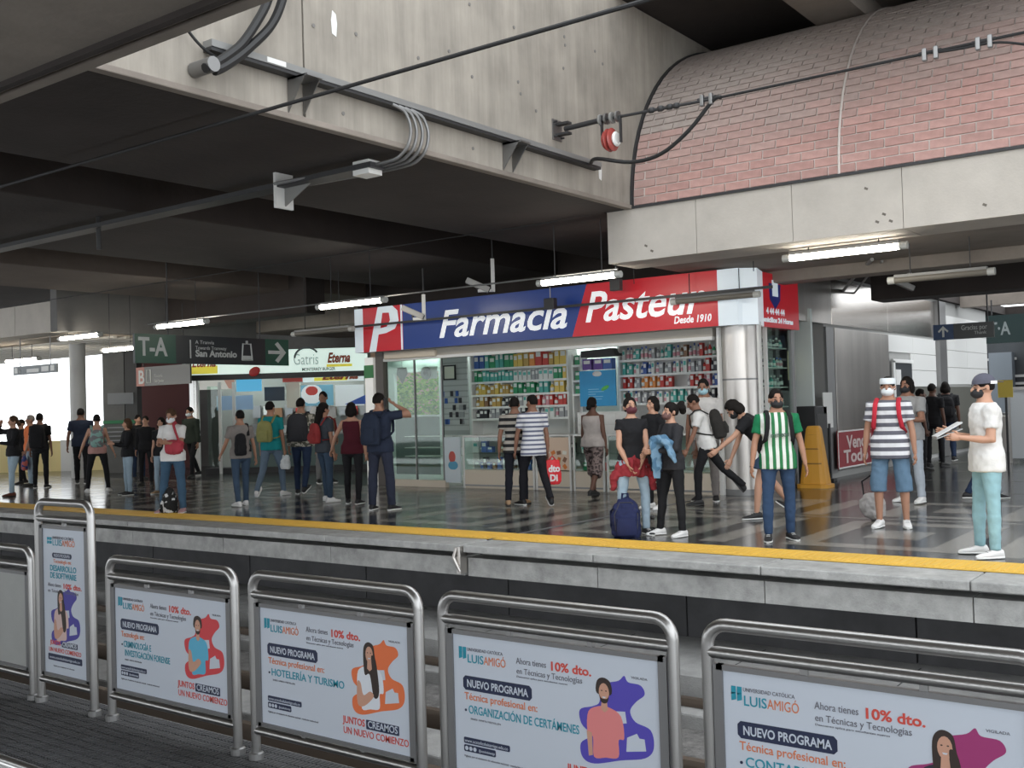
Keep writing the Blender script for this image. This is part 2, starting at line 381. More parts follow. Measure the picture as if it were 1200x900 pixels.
# courses by arc length
NA = 400; arc = [0.0]; 
for i in range(NA):
    arc.append(arc[-1] + (vp(PI/2*(i+1)/NA)[0] - vp(PI/2*i/NA)[0]).length)
def ang(s):
    for i in range(NA):
        if arc[i+1] >= s: return PI/2 * (i + (s - arc[i]) / (arc[i+1] - arc[i])) / NA
    return PI/2
CH, BL = 0.128, 0.375
vj = at(985, 205, Y=13.95).x
brick_me = []
for mm in BR:
    b = MB().box((0, 0, 0), (BL - 0.022, 0.03, CH - 0.020)); me = bpy.data.meshes.new('brick'); me.from_pydata(b.v, [], b.f); me.materials.append(mm); brick_me.append(me)
rnd = random.Random(3); cand = []
row = 0; s = 0.02
while s + CH < arc[-1]:
    a = ang(s + CH / 2); p, n = vp(a, 0.004)
    x = -7.95 + (0.5 * BL if row % 2 else 0)
    if row % 2: cand.append((p, n, -7.95 + BL * 0.23, 0.46))
    while x < 5.5:
        cand.append((p, n, x + BL / 2, 1.0)); x += BL
    s += CH; row += 1
cand = [c for c in cand if abs(c[2] - vj) > BL * 0.55 or True]
vis = []
for c in cand:
    u, v, d = proj((c[2], c[0].y, c[0].z))
    vis.append((-10 < u < 1215 and -8 < v < 260, -d, c))
vis.sort(key=lambda t: (not t[0], -t[1]))
rest = MB(); rest_low = MB()
for i, (_, _, (p, n, x, k)) in enumerate(vis):
    t = Vector((0, n.z, -n.y)) ; t = Vector((0, -n.z, n.y)) if t.z < 0 else t
    R = Matrix(((1, 0, 0), (0, n.y, t.y), (0, n.z, t.z)))
    if i < 300:
        o = bpy.data.objects.new('brick', brick_me[4 * min(4, max(0, int((p.z - 4.9) / .42 + rnd.uniform(-.3, .3) - 0.28 * (x + 4.4)))) + rnd.randrange(4)]); col.objects.link(o); o.parent = vault
        M = R.to_4x4(); M.translation = Vector((x, p.y, p.z)) + n * rnd.uniform(-0.003, 0.003); o.matrix_local = M @ Matrix.Diagonal((k, 1, 1, 1))
    else:
        (rest_low if p.z < 5.7 else rest).box((x, p.y, p.z), ((BL - 0.022) * k, 0.03, CH - 0.020), R)
rest.build('upper_bricks', BR[17], vault, stuff=True); rest_low.build('outer_bricks', BR[5], vault, stuff=True)
jt = MB(); jt.pipe([Vector((vj, 0, 0)) + vp(PI/2 * i / 16, 0.025)[0] for i in range(17)], 0.018, 6); jt.build('curved_joint', MORT, vault)
et = MB()
for i in range(16):
    a0, a1 = vp(PI/2*i/16, 0.0)[0], vp(PI/2*(i+1)/16, 0.0)[0]
    b0, b1 = vp(PI/2*i/16, 0.05)[0], vp(PI/2*(i+1)/16, 0.05)[0]
    et.add([(-7.995,a0.y,a0.z),(-7.995,a1.y,a1.z),(-7.995,b1.y,b1.z),(-7.995,b0.y,b0.z),(-7.955,a0.y,a0.z),(-7.955,a1.y,a1.z),(-7.955,b1.y,b1.z),(-7.955,b0.y,b0.z)],
           [(0,1,2,3),(7,6,5,4),(0,4,5,1),(2,6,7,3),(3,7,4,0),(1,5,6,2)])
et.build('arch_flashing', DARK, vault)
# ---- upper deck
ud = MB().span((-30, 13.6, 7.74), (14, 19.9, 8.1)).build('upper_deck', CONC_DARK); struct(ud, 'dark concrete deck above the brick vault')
x1 = at(981, 48, Z=7.35).x
MB().span((x1, 10.5, 7.35), (x1 + 0.75, 19.9, 8.1)).build('deck_beam', CONC_MID, ud)
MB().span((x1 + 1.6, 10.5, 7.5), (x1 + 4.4, 19.9, 8.1)).build('deck_beam', CONC_DARK, ud)
MB().span((x1 + 0.75, 10.5, 7.7), (x1 + 1.6, 19.9, 8.1)).build('deck_slab', CONC_MID, ud)
# ---- near overhead slab (top left)
ns = MB()
ye = at(150, 61, Z=3.9).y
ns.span((-40, -14, 3.9), (1.0, ye, 4.3)); ns = ns.build('canopy_slab', CONC_MID); struct(ns, 'brown concrete slab edge close overhead')  # unseen rear run, extended backwards to darken the railing posters
MB().span((-40, ye - 0.22, 3.86), (1.0, ye - 0.17, 3.9)).build('drip_groove', CONC_DARK, ns)
MB().span((-40, ye - 0.10, 3.875), (1.0, ye, 3.9)).build('slab_lip', CONC_MID, ns, bevel=0.01)
MB().span((-40, -12, -0.3), (14, 2.3, -0.2)).build('near_ground', TRACKC, nf)
# ============================================================ BACKDROP WALLS
def atd(px, py, D):                       # world point at depth D (metres) in front of the lens
    return CAM + cam_dir(Vector((px - 600, py - 450, FPX))) * (D / FPX)
FWD = Vector((-0.5967, 0.8022, 0)).normalized(); RGT = Vector((FWD.y, -FWD.x, 0))
def facing_board(px0, py0, px1, py1, D, th=0.04):      # slab square to the sight line, seen between two pixel corners
    a, b = atd(px0, py1, D), atd(px1, py0, D)
    u0, u1 = a.dot(RGT), b.dot(RGT); q = FWD * D
    P = [RGT * u0 + q, RGT * u1 + q, RGT * u1 + q + FWD * th, RGT * u0 + q + FWD * th]
    zb, zt = a.z, b.z
    m = MB(); m.add([(p.x, p.y, zb) for p in P] + [(p.x, p.y, zt) for p in P], [(0,3,2,1),(4,5,6,7),(0,1,5,4),(1,2,6,5),(2,3,7,6),(3,0,4,7)])
    return m
def fb_z(px0, px1, z0, z1, D, th=0.04):
    a, b = atd(px0, 480, D).dot(RGT), atd(px1, 480, D).dot(RGT); q = FWD * D
    P = [RGT * a + q, RGT * b + q, RGT * b + q + FWD * th, RGT * a + q + FWD * th]
    m = MB(); m.add([(p.x, p.y, z0) for p in P] + [(p.x, p.y, z1) for p in P], [(0,3,2,1),(4,5,6,7),(0,1,5,4),(1,2,6,5),(2,3,7,6),(3,0,4,7)])
    return m
WG = mat('grey_cladding', (0.13, 0.13, 0.125), 0.6, noise_amt=0.15)
wb = fb_z(121, 146, 0, 3.9, 31, 0.4).build('wall_back', WG); struct(wb, 'dark grey wall with an information panel at the left')
fb_z(147, 161, 0, 3.9, 31, 0.4).build('wall_panel', mat('dark_cladding', (0.07, 0.07, 0.07), 0.6), wb)
facing_board(121, 492, 158, 497, 30.95).build('green_stripe', mat('green_stripe', (0.03, 0.20, 0.08), 0.5), wb)
ip = facing_board(126, 460, 156, 474, 30.95).build('info_plate', mat('plate_grey', (0.22, 0.23, 0.24), 0.5), wb)
for k in range(5): facing_board(126, 500 + 5 * k, 152, 502 + 5 * k, 30.95).build('notice_line', mat('plate_pale', (0.35, 0.36, 0.37), 0.5), wb)
wm = fb_z(160, 226, 0, 3.9, 33, 0.3).build('wall_maroon', mat('maroon_wall', (0.10, 0.025, 0.025), 0.6)); struct(wm, 'dark maroon wall behind the platform signs')
w2 = fb_z(226, 470, 0, 5.6, 33.5, 0.3).build('wall_kiosk', WG); struct(w2)
colr = MB(); p = atd(93, 540, 29); p.z = 0
colr.loft([(p.x, p.y, 0, .21, .21), (p.x, p.y, 4.0, .21, .21)], 20); colr = colr.build('column', mat('pillar_grey', (0.5, 0.5, 0.49), 0.5), smooth=True); struct(colr, 'slim round grey pillar in front of the daylight')
# yellow barrier wall and daylight opening at the far left
yb = fb_z(-60, 122, 0, 0.95, 33, 0.25).build('parapet', mat('yellow_parapet', (0.92, 0.76, 0.36), 0.6)); struct(yb, 'yellow low parapet wall at the far left')
fb_z(70, 88, 0, 0.97, 32.9, 0.1).build('pale_panel', WHITEP, yb)
# side wall to the right of the shop, plane X = -7.4
SX = -7.4
TILE = mat('white_tile', (0.86, 0.86, 0.84), 0.18, spec=0.6); GROUT = mat('tile_grout', (0.35, 0.35, 0.34), 0.8)
sw = MB().span((SX - 0.3, 20.3, 0), (SX - 0.03, 33.9, 4.05)).build('wall_right', GROUT); struct(sw, 'steel and white tile side wall beyond the shop')
def spanel(nm, y0, y1, z0, z1, m, x=SX, th=0.03): return MB().span((x - th, y0 + .006, z0 + .006), (x, y1 - .006, z1 - .006)).build(nm, m, sw, bevel=0.004)
STEEL_M = mat('mirror_steel', (0.72, 0.68, 0.64), 0.22, 1.0, bump=0.12, bump_scale=2.2)
spanel('steel_panel', 20.78, 24.25, 0.13, 3.0, STEEL_B, SX + 0.02, 0.05)
y = 20.3
for y0, y1 in ((18.55, 20.7), (20.7, 24.3), (24.3, 28.2)): spanel('frieze_panel', y0, y1, 3.05, 3.98, STEEL_M if y0 > 20 else STEEL_B)
for y0, y1 in ((24.3, 26.2), (26.2, 28.2)):
    for z in (1.80, 2.20, 2.60):
        if not (y0 < 25 and z < 2.3): spanel('wall_tile', y0, y1, z, z + 0.40, TILE)
        else: spanel('wall_tile', 25.97, y1, z, z + 0.40, TILE)
for j, (y0, y1) in enumerate(((29.0, 31.4), (31.4, 33.8))):
    for k in range(4): spanel('wall_tile', y0, y1, 1.85 + 0.46 * k, 1.85 + 0.46 * (k + 1), TILE)
spanel('pilaster', 28.2, 28.9, 0, 4.0, STEEL_D, SX + 0.1, 0.12)
spanel('dado_panel', 26.0, 33.9, 0.1, 1.8, mat('olive_grey', (.10, .10, .085), .6))
dr = MB().span((SX - 0.02, 24.6, 0), (SX + 0.03, 25.95, 2.35)).build('door_1', mat('dark_door', (0.05, 0.055, 0.06), 0.4)); struct(dr, 'dark doorway in the tiled side wall')
MB().span((SX + 0.02, 24.42, 0), (SX + 0.06, 24.56, 2.4)).build('door_frame', WHITEP, dr); MB().span((SX + 0.02, 24.42, 2.36), (SX + 0.06, 26.0, 2.44)).build('door_frame', WHITEP, dr)
MB().span((SX + 0.03, 24.62, 1.85), (SX + 0.05, 25.0, 2.2)).build('door_notice', WHITEP, dr)
# recess between shop and steel panel
rec = MB().span((SX - 1.2, 20.2, 0), (SX - 0.3, 20.32, 3.98)).build('wall_recess', mat('recess_dark', (0.06, 0.06, 0.06), 0.5)); struct(rec, 'dark recess with small steel tiles beside the shop')
for i in range(3):
    for k in range(2): MB().span((SX - 0.34 + 0*i, 18.65 + 0.52 * i, 1.75 + 0.6 * k), (SX - 0.28, 19.14 + 0.52 * i, 2.32 + 0.6 * k)).build('steel_tile', STEEL_B, rec, bevel=0.004)
MB().span((SX - 0.28, 18.5, 0), (SX - 0.34, 20.3, 3.05)).build('recess_back', mat('recess_grey', (0.09, 0.09, 0.09), 0.45), rec)
MB().span((SX - 0.27, 19.0, 1.95), (SX - 0.255, 19.35, 2.5)).build('yellowed_notice', mat('old_paper', (0.55, 0.50, 0.30), 0.7), rec)
MB().span((SX - 0.05, 20.3, 0.1), (SX + 0.02, 20.72, 3.0)).build('recess_jamb', STEEL_D, rec)
# far end of the hall on the right
fe = MB().span((-40, 46, 0), (20, 46.3, 4.3)).build('wall_far', mat('far_grey', (0.05, 0.056, 0.062), 0.6, noise_amt=0.3, noise_scale=1)); struct(fe, 'dim far end wall of the right hall')
for a, z, w in ((1142, 2.9, 1.6), (1178, 2.2, 1.2), (1186, 1.9, 0.9), (1150, 2.2, 1.0)):
    p = at(a, 440, Y=45.9); MB().span((p.x, 45.9, z), (p.x + w, 45.96, z + 0.10)).build('pale_ledge', mat('pale_ledge', (0.6, 0.6, 0.58), 0.5), fe)
MB().span((at(1160, 440, Y=45.5).x, 45.4, 0), (at(1187, 440, Y=45.5).x, 45.9, 3.2)).build('grey_pier', mat('blue_grey', (0.20, 0.23, 0.26), 0.6), fe)
# added wall and hedge standing in for a reflection in the shop glass
cw = fb_z(436, 700, 0, 5.5, 29.5, .3).build('reflection_wall', mat('salmon_wall', (0.75, 0.48, 0.38), 0.8, noise_amt=0.1)); struct(cw, 'added salmon wall standing in for a reflection in the shop window')
HG = [mat('leaf_%d' % i, c, 0.6) for i, c in enumerate([(0.14, 0.42, 0.02), (0.34, 0.66, 0.06), (0.58, 0.80, 0.16)])]
hd = thing('reflection_hedge', 'sunlit light green bush seen through the shop rear window', 'bush', tuple(atd(488, 480, 27.2) * Vector((1, 1, 0)) if False else (atd(488, 480, 27.2).x, atd(488, 480, 27.2).y, 0)), math.atan2(RGT.y, RGT.x))
rr = random.Random(5)
for k in range(3):
    b = MB()
    for _ in range(1100):
        c = Vector((rr.uniform(-1.1, 1.1), rr.gauss(0, .25), rr.uniform(0.2, 2.35 + 0.25 * math.sin(_ * 1.7))))
        s = rr.uniform(.05, .11); a = rr.uniform(0, PI * 2); u = Vector((math.cos(a), math.sin(a) * .6, rr.uniform(-.6, .6))) * s; v = Vector((rr.uniform(-.5, .5), rr.uniform(-.6, .1), 1)) * s * .7
        b.add([c - u, c + v * .6, c + u, c - v * .6], [(0, 1, 2, 3)])
    b.build('foliage', HG[k], hd, stuff=True)

# ============================================================ PHARMACY
def fx(px, Y=FY, py=480): return at(px, py, Y=Y).x
def fz(py, px, Y=FY): return at(px, py, Y=Y).z
CREAM = mat('cream_laminate', (0.66, 0.58, 0.47), 0.5); OFFW = mat('off_white_metal', (0.72, 0.72, 0.70), 0.4); BEIGE = mat('beige_metal', (0.42, 0.39, 0.34), 0.5)
BACKG = mat('shop_back_wall', (0.62, 0.68, 0.66), 0.6)
X0, X1 = fx(448), -7.95
SHD = 19.4
shop = MB().span((X1 + 0.5, SHD, 0), (X1 + .6, SHD + .1, 3.3)).build('shop_shell', BACKG); struct(shop, 'pale green white walls and ceiling of the pharmacy')
wx0, wx1 = at(462, 450, Y=SHD).x, at(514, 450, Y=SHD).x
def wpart(nm, a, b, m=BACKG): return MB().span(a, b).build(nm, m, shop)
wpart('rear_wall', (wx1, SHD, 0), (X1 + 0.5, SHD + .1, 3.3)); XR2 = at(445, 450, Y=SHD).x; wpart('rear_wall', (XR2, SHD, 0), (wx0, SHD + .1, 3.3), BACKG)
wpart('rear_wall', (wx0, SHD, 0), (wx1, SHD + .1, 1.45), mat('dim_teal', (.08, .12, .11), .5)); wpart('rear_wall', (wx0, SHD, 2.52), (wx1, SHD + .1, 3.3))
def quadslab(z0, z1, m, nm):
    q = [(X0, FY + .1), (X1, FY + .1), (X1, SHD), (XR2, SHD)]; b_ = MB(); b_.add([(x, y, z0) for x, y in q] + [(x, y, z1) for x, y in q], [(0,1,2,3),(7,6,5,4),(0,4,5,1),(1,5,6,2),(2,6,7,3),(3,7,4,0)]); b_.build(nm, m, shop)
quadslab(3.02, 3.1, OFFW, 'shop_ceiling'); quadslab(0.0, 0.012, OFFW, 'shop_floor')
q = MB(); q.add([(X0 - .02, FY + .1, 0), (XR2 - .02, SHD, 0), (XR2 - .08, SHD, 0), (X0 - .08, FY + .1, 0), (X0 - .02, FY + .1, 3.1), (XR2 - .02, SHD, 3.1), (XR2 - .08, SHD, 3.1), (X0 - .08, FY + .1, 3.1)], [(0,3,2,1),(4,5,6,7),(0,1,5,4),(1,2,6,5),(2,3,7,6),(3,0,4,7)]); q.build('slanted_side_wall', BACKG, shop)
wpart('added_window_frame', (wx0 - .04, SHD - .03, 1.42), (wx1 + .04, SHD, 1.47), OFFW)  # made-up rear opening, only there to show the reflection stand-ins
# header between glass and sign
hdz = 2.62
head = MB().span((X0 - .1, FY - .02, hdz + .08), (X1, FY + .16, 2.98)).build('shop_header', BEIGE); struct(head, 'beige metal header under the pharmacy sign')
MB().span((fx(455), FY - .10, hdz + .06), (fx(515), FY - .02, hdz + .20)).build('rolled_shutter', CREAM, head, bevel=0.02)
MB().span((X0 - .1, FY - .04, hdz + .02), (X1, FY + .1, hdz + .08)).build('header_rail', OFFW, head)
# posts
def post(px0, px1, z1, m, label, nm='shop_post'):
    o = MB().span((fx(px0), FY - .05, 0), (fx(px1), FY + .1, z1)).build(nm, m, bevel=0.006); return struct(o, label)
pw = post(430.5, 440, 2.75, mat('white_glow_post', (0.85, 0.84, 0.80), 0.4, emit=0.25), 'white post with a green band at the left end of the shop')
MB().span((fx(430), FY - .06, fz(443, 436)), (fx(440.5), FY - .04, fz(428, 436))).build('green_band', mat('green_band', (0.03, 0.22, 0.06), 0.5), pw)
post(443, 452, 2.9, mat('dark_post', (0.10, 0.085, 0.075), 0.5), 'dark brown post beside the glass front')
# steel column at the corner
cyp = 16.8; cxp = at(868, 480, Y=16.8).x
sc_ = MB(); sc_.loft([(cxp, cyp, 0, .315, .315), (cxp, cyp, 1.95, .315, .315)], 40); sc_ = sc_.build('steel_column', STEEL_B, smooth=True); struct(sc_, 'round brushed steel column at the shop corner')
q = MB(); q.loft([(cxp, cyp, 1.956, .315, .315), (cxp, cyp, 2.95, .315, .315)], 40); q.build('column_sleeve', STEEL_B, sc_, smooth=True)
q = MB(); q.loft([(cxp, cyp, 0, .33, .33), (cxp, cyp, .1, .33, .33)], 40); q.build('column_base', STEEL_D, sc_, smooth=True)
q = MB(); q.loft([(cxp, cyp, 1.94, .318, .318), (cxp, cyp, 1.97, .318, .318)], 40); q.build('seam_ring', STEEL_D, sc_, smooth=True)
for px in (843.5, 891): MB().span((fx(px) - .02, FY + .0, 0), (fx(px) + .02, FY + .1, 2.9)).build('corner_post', OFFW, sc_)
# glass front (left) and its sill
gf = thing('shop_window', 'greenish glass shop front at the left end reflecting the station', 'glass', (fx(452), FY, 0))
def lspan(o, a, b): return MB().span(local(o, a), local(o, b))
lspan(gf, (fx(453), FY + .02, .14), (fx(486), FY + .035, hdz + .05)).build('glass_pane', GLASS_G, gf); lspan(gf, (fx(486.5), FY + .02, .14), (fx(518), FY + .035, hdz + .05)).build('glass_pane', GLASS_G, gf)
lspan(gf, (fx(453), FY - .04, 0), (fx(521), FY + .08, .14)).build('sill', CREAM, gf)
for px in (486, 518): lspan(gf, (fx(px) - .012, FY + .0, .14), (fx(px) + .012, FY + .05, hdz + .05)).build('mullion', STEEL_D, gf)
for z in (1.02, 0.78, 0.60): lspan(gf, (fx(460), FY + .35, z), (fx(516), FY + .7, z + .015)).build('glass_shelf', OFFW, gf)
# counters with display glass
def counter(px0, px1, label, products=True, ztop=1.05):
    x0, x1 = fx(px0), fx(px1)
    t = thing('display_counter', label, 'counter', ((x0 + x1) / 2, FY + .3, 0), group=None); L = (x1 - x0) - .05
    def b(nm, a, c, m): return MB().span(a, c).build(nm, m, t)
    b('base', (-L/2, -.27, 0), (L/2, .25, .36), CREAM); b('kick_line', (-L/2, -.28, .04), (L/2, -.27, .07), STEEL_D)
    b('top', (-L/2 - .01, -.3, ztop - .03), (L/2 + .01, .28, ztop), OFFW); b('back_panel', (-L/2, .22, .36), (L/2, .25, ztop - .03), mat('counter_inside', (0.35, 0.36, 0.35), 0.6))
    for s in (-1, 1): b('post', (s * L/2 - .018, -.29, 0), (s * L/2 + .018, -.25, ztop - .03), OFFW)
    b('shelf', (-L/2 + .02, -.2, .68), (L/2 - .02, .2, .69), GLASS); b('front_glass', (-L/2 + .02, -.275, .37), (L/2 - .02, -.268, ztop - .04), GLASS)
    return t, x0, x1
COUNT = [(540, 624, 'display counter left of centre with dark cosmetics behind glass'), (625, 667, 'display counter behind the striped shirts with an orange snack poster'),
         (669, 706, 'narrow display counter at the middle with mixed goods'), (708, 775, 'display counter behind the woman in the black t-shirt'), (776, 843, 'display counter next to the steel column')]
for a in COUNT: counter(*a)
pp = thing('leaning_poster', 'pale blue and white poster panel at the left end of the counters', 'poster', (fx(529), FY, 0))
MB().span((-(fx(538)-fx(520))/2, -.02, .1), ((fx(538)-fx(520))/2, .02, 1.02)).build('board', mat('poster_pale', (0.55, 0.62, 0.66), 0.4), pp)
q = MB(); q.ball((0, -.02, .62), (.09, .008, .12)); q.build('printed_red_shape', mat('pr_red', (0.5, 0.08, 0.06), 0.5), pp)
q = MB(); q.ball((.02, -.02, .45), (.13, .008, .09)); q.build('printed_blue_shape', mat('pr_blue', (0.08, 0.3, 0.45), 0.5), pp)
op = thing('snack_poster', 'orange and cream printed poster with small pictures inside the counter glass', 'poster', (fx(650), FY + .01, 0))
MB().span((-.28, 0, .38), (.28, .01, 1.0)).build('sheet', mat('poster_cream', (0.72, 0.55, 0.42), 0.5), op)
for k in range(13):
    MB().box((-.2 + .13 * (k % 4), -.004, .45 + .13 * (k // 4)), (.09, .006, .07), Matrix.Rotation(.3 * k, 3, 'Y')).build('printed_picture', [mat('po', (0.70, .22, .05), .5), mat('pb', (.25, .12, .07), .5), mat('pwt', (.8, .78, .7), .5)][k % 3], op)
# shelving and goods
GOODS = {k: mat('goods_' + k, c, 0.45) for k, c in dict(green=(0.03, 0.30, 0.13), teal=(0.10, 0.45, 0.40), white=(0.75, 0.77, 0.75), yellow=(0.75, 0.55, 0.12), gold=(0.55, 0.36, 0.10), blue=(0.05, 0.12, 0.40),
         red=(0.55, 0.05, 0.04), orange=(0.75, 0.28, 0.06), dark=(0.04, 0.04, 0.05), grey=(0.35, 0.36, 0.38), pink=(0.65, 0.30, 0.35), purple=(0.12, 0.05, 0.28), brown=(0.28, .15, .08)).items()}
protos = {}
ORD = ['first','second','third','fourth','fifth','sixth','seventh','eighth','ninth','tenth','eleventh','twelfth','thirteenth','fourteenth','fifteenth']
seen = {}
def nth(lab):
    seen[lab] = seen.get(lab, 0) + 1; w = lab.split(' '); return '%s %s from the left %s' % (ORD[min(14, seen[lab] - 1)], ' '.join(w[:2]), ' '.join(w[2:]))
def carton(colr, label, group, loc, w, d, h, rot=0.0):
    k = ('c', colr)
    if k not in protos:
        t = thing('medicine_carton', label, 'box', loc)
        MB().box((0, 0, .5), (1, 1, 1)).build('carton', GOODS[colr], t); MB().span((-.36, -.52, .55), (.36, -.5, .85)).build('printed_label', GOODS['white'] if colr != 'white' else GOODS['teal'], t)
        protos[k] = t; o = t
    else: o = copy_tree(protos[k])
    o.location = loc; o.scale = (w, d, h); o.rotation_euler = (0, 0, rot); tag(o, label, 'box', group); return o
def bottle(colr, label, group, loc, r, h):
    k = ('b', colr)
    if k not in protos:
        t = thing('bottle', label, 'bottle', loc)
        m = MB(); m.loft([(0,0,0,.5,.5),(0,0,.62,.5,.5),(0,0,.74,.22,.22),(0,0,.82,.2,.2)], 10); m.build('flask', GOODS[colr], t, smooth=True)
        m = MB(); m.loft([(0,0,.82,.26,.26),(0,0,1,.26,.26)], 8); m.build('cap', GOODS['white'] if colr != 'white' else GOODS['blue'], t)
        m = MB(); m.loft([(0,0,.18,.51,.51),(0,0,.48,.51,.51)], 10); m.build('wrap_label', GOODS['white'] if colr != 'white' else GOODS['pink'], t)
        protos[k] = t; o = t
    else: o = copy_tree(protos[k])
    o.location = loc; o.scale = (r * 2, r * 2, h); tag(o, label, 'bottle', group); return o
SY = 18.3
def shelving(px0, px1, pys, label, Y=SY, dep=.36, top=405, back=OFFW, tags=True):
    x0, x1 = fx(px0, Y), fx(px1, Y); xm = (px0 + px1) / 2
    t = thing('shelf_unit', label, 'shelf', ((x0 + x1) / 2, Y, 0)); L = x1 - x0; zs = []
    zt = fz(top, xm, Y)
    MB().span((-L/2, dep, .1), (L/2, dep + .03, zt)).build('back_panel', back, t)
    for s in (-1, 1): MB().span((s*L/2 - .02, 0, .1), (s*L/2 + .02, dep, zt)).build('side_panel', OFFW, t)
    for py in pys:
        z = fz(py, xm, Y); zs.append(z)
        sh = MB().span((-L/2, 0, z - .02), (L/2, dep, z)).build('shelf', OFFW, t)
        MB().span((-L/2, -.015, z - .035), (L/2, 0, z + .01)).build('price_rail', mat('price_rail', (.8, .82, .8), .4), sh)
    return t, x0, x1, zs
_, a0, a1, zs = shelving(553, 666, (430, 446, 461.5, 476, 490), 'white shelf unit of medicine boxes behind the striped shirts')
rs = random.Random(11); ordn = ['topmost', 'second', 'third', 'fourth', 'lowest']
rowc = [['blue','teal','green','teal','green','yellow','gold','orange','red','gold','yellow','yellow'], ['green','teal','teal','teal','white','white','grey','white','green','yellow'],
        ['yellow','gold','yellow','gold','green','green','green','teal','yellow','yellow'], ['gold','brown','gold','dark','grey','white','red','pink','red','red'], ['dark','grey','dark','grey','dark','grey','white','grey']]
for r, z in enumerate(zs):
    x = a0 + .05; i = 0; n = 20 if r != 0 else 15
    while x < a1 - .08:
        c = rowc[r][min(len(rowc[r]) - 1, int((x - a0) / (a1 - a0) * len(rowc[r])))]
        w = rs.uniform(.07, .12) if r else rs.uniform(.09, .17); h = rs.uniform(.20, .27) if r else rs.uniform(.26, .36)
        lab = nth('%s %s on the %s shelf of the left unit' % (c, 'carton' if (i % 3 or r < 2) else 'bottle', ordn[r]))
        if i % 3 or r < 2: carton(c, lab, '%s cartons, %s shelf, left unit' % (c, ordn[r]), (x + w/2, SY + .12, z), w, .12, h)
        else: bottle(c, lab, '%s bottles, %s shelf, left unit' % (c, ordn[r]), (x + w/2, SY + .10, z), w * .42, h)
        x += w + rs.uniform(.008, .03); i += 1
_, a0, a1, zs = shelving(727, 843, (419.5, 437.5, 454, 472), 'wide white shelf unit of bottles beside the steel column', top=398)
rowc = [['white','teal','white','grey','teal','white','brown','white','red','green'], ['teal','white','blue','white','grey','white','white','grey','red','dark'], ['red','grey','orange','orange','red','white','grey','red','pink','blue'], ['white','grey','white','teal','grey','dark']]
for r, z in enumerate(zs):
    x = a0 + .05; i = 0
    while x < a1 - .08:
        f = (x - a0) / (a1 - a0)
        if r == 2 and .52 < f < .64: x += .1; continue
        c = rowc[r][min(len(rowc[r]) - 1, int(f * len(rowc[r])))]
        w = rs.uniform(.055, .085); h = rs.uniform(.21, .27)
        if (r == 0 and i % 4) or (r != 0 and i % 2): bottle(c, nth('%s bottle on the %s shelf of the right unit' % (c, ordn[r])), '%s bottles, %s shelf, right unit' % (c, ordn[r]), (x + w/2, SY + .1, z), w * .46, h)
        else: carton(c, nth('%s carton on the %s shelf of the right unit' % (c, ordn[r])), '%s cartons, %s shelf, right unit' % (c, ordn[r]), (x + w/2, SY + .1, z), w, .1, h)
        x += w + rs.uniform(.006, .02); i += 1
_, a0, a1, zs = shelving(672, 682, (428, 446, 462), 'narrow shelf strip of green boxes beside the blue poster', dep=.2, top=415)
for r, z in enumerate(zs): carton('green', 'dark green carton on the %s shelf of the narrow strip' % ordn[r], None, ((a0 + a1)/2, SY + .08, z), .12, .1, .2)
# goods inside the counters
for (p0, p1, lab), nmz in zip(COUNT[:3], ('left counter', 'second counter', 'narrow counter')):
    for z, zn in ((.37, 'lower'), (.70, 'upper')):
        x = fx(p0) + .08; i = 0
        while x < fx(p1) - .1:
            c = rs.choice(['dark', 'dark', 'grey', 'white', 'brown', 'blue']) if nmz != 'narrow counter' else rs.choice(['red', 'dark', 'green', 'white'])
            w = rs.uniform(.07, .14); carton(c, nth('%s box on the %s level inside the %s' % (c, zn, nmz)), '%s boxes inside the %s, %s level' % (c, nmz, zn), (x + w/2, FY + rs.uniform(.2, .42), z), w, .1, rs.uniform(.10, .24)); x += w + rs.uniform(.01, .06)
# blue promotional poster and things above it
Yb = 18.1
bp = thing('promotional_poster', 'large bright blue poster with a white oval label above the counter', 'poster', (fx(701, Yb), Yb, 0))
wv = (fx(722, Yb) - fx(680, Yb)) / 2
MB().span((-wv, 0, fz(476, 701, Yb)), (wv, .03, fz(434, 701, Yb))).build('board', mat('cyan_poster', (0.01, 0.30, 0.62), 0.4, noise_amt=.1, noise_scale=2), bp)
m = MB(); m.ball((0, -.005, fz(438, 701, Yb)), (.11, .012, .055)); m.build('white_oval', WHITEP, bp, smooth=True)
m = MB(); m.ball((.18, -.005, fz(455, 701, Yb)), (.10, .01, .04), rot=Matrix.Rotation(-.4, 3, 'Y')); m.build('green_leaf_print', mat('leafpr', (.1, .5, .1), .5), bp)
for k in range(5): MB().span((-.22, -.004, 1.70 + .05 * k), (-.22 + rs.uniform(.15, .4), 0, 1.712 + .05 * k)).build('printed_line', mat('pl', (.25, .6, .8), .5), bp)
for i, px in enumerate((690, 703, 714)): carton('purple' if i < 2 else 'blue', 'purple white diaper pack on the blue poster, %s' % ['left end', 'middle', 'right end'][i], None, (fx(px, Yb), Yb + .05, fz(433, 701, Yb)), .21, .15, .22)
ub = thing('black_umbrella_box', 'flat black display box above the purple packs', 'box', (fx(703, Yb), Yb, fz(418, 701, Yb)))
m = MB(); m.prism([(-.42, 0), (.42, 0), (.30, .16), (-.42, .13)], (0, 0, 0), (1, 0, 0), (0, 0, 1), (0, .3, 0)); m.build('box_body', DARK, ub)
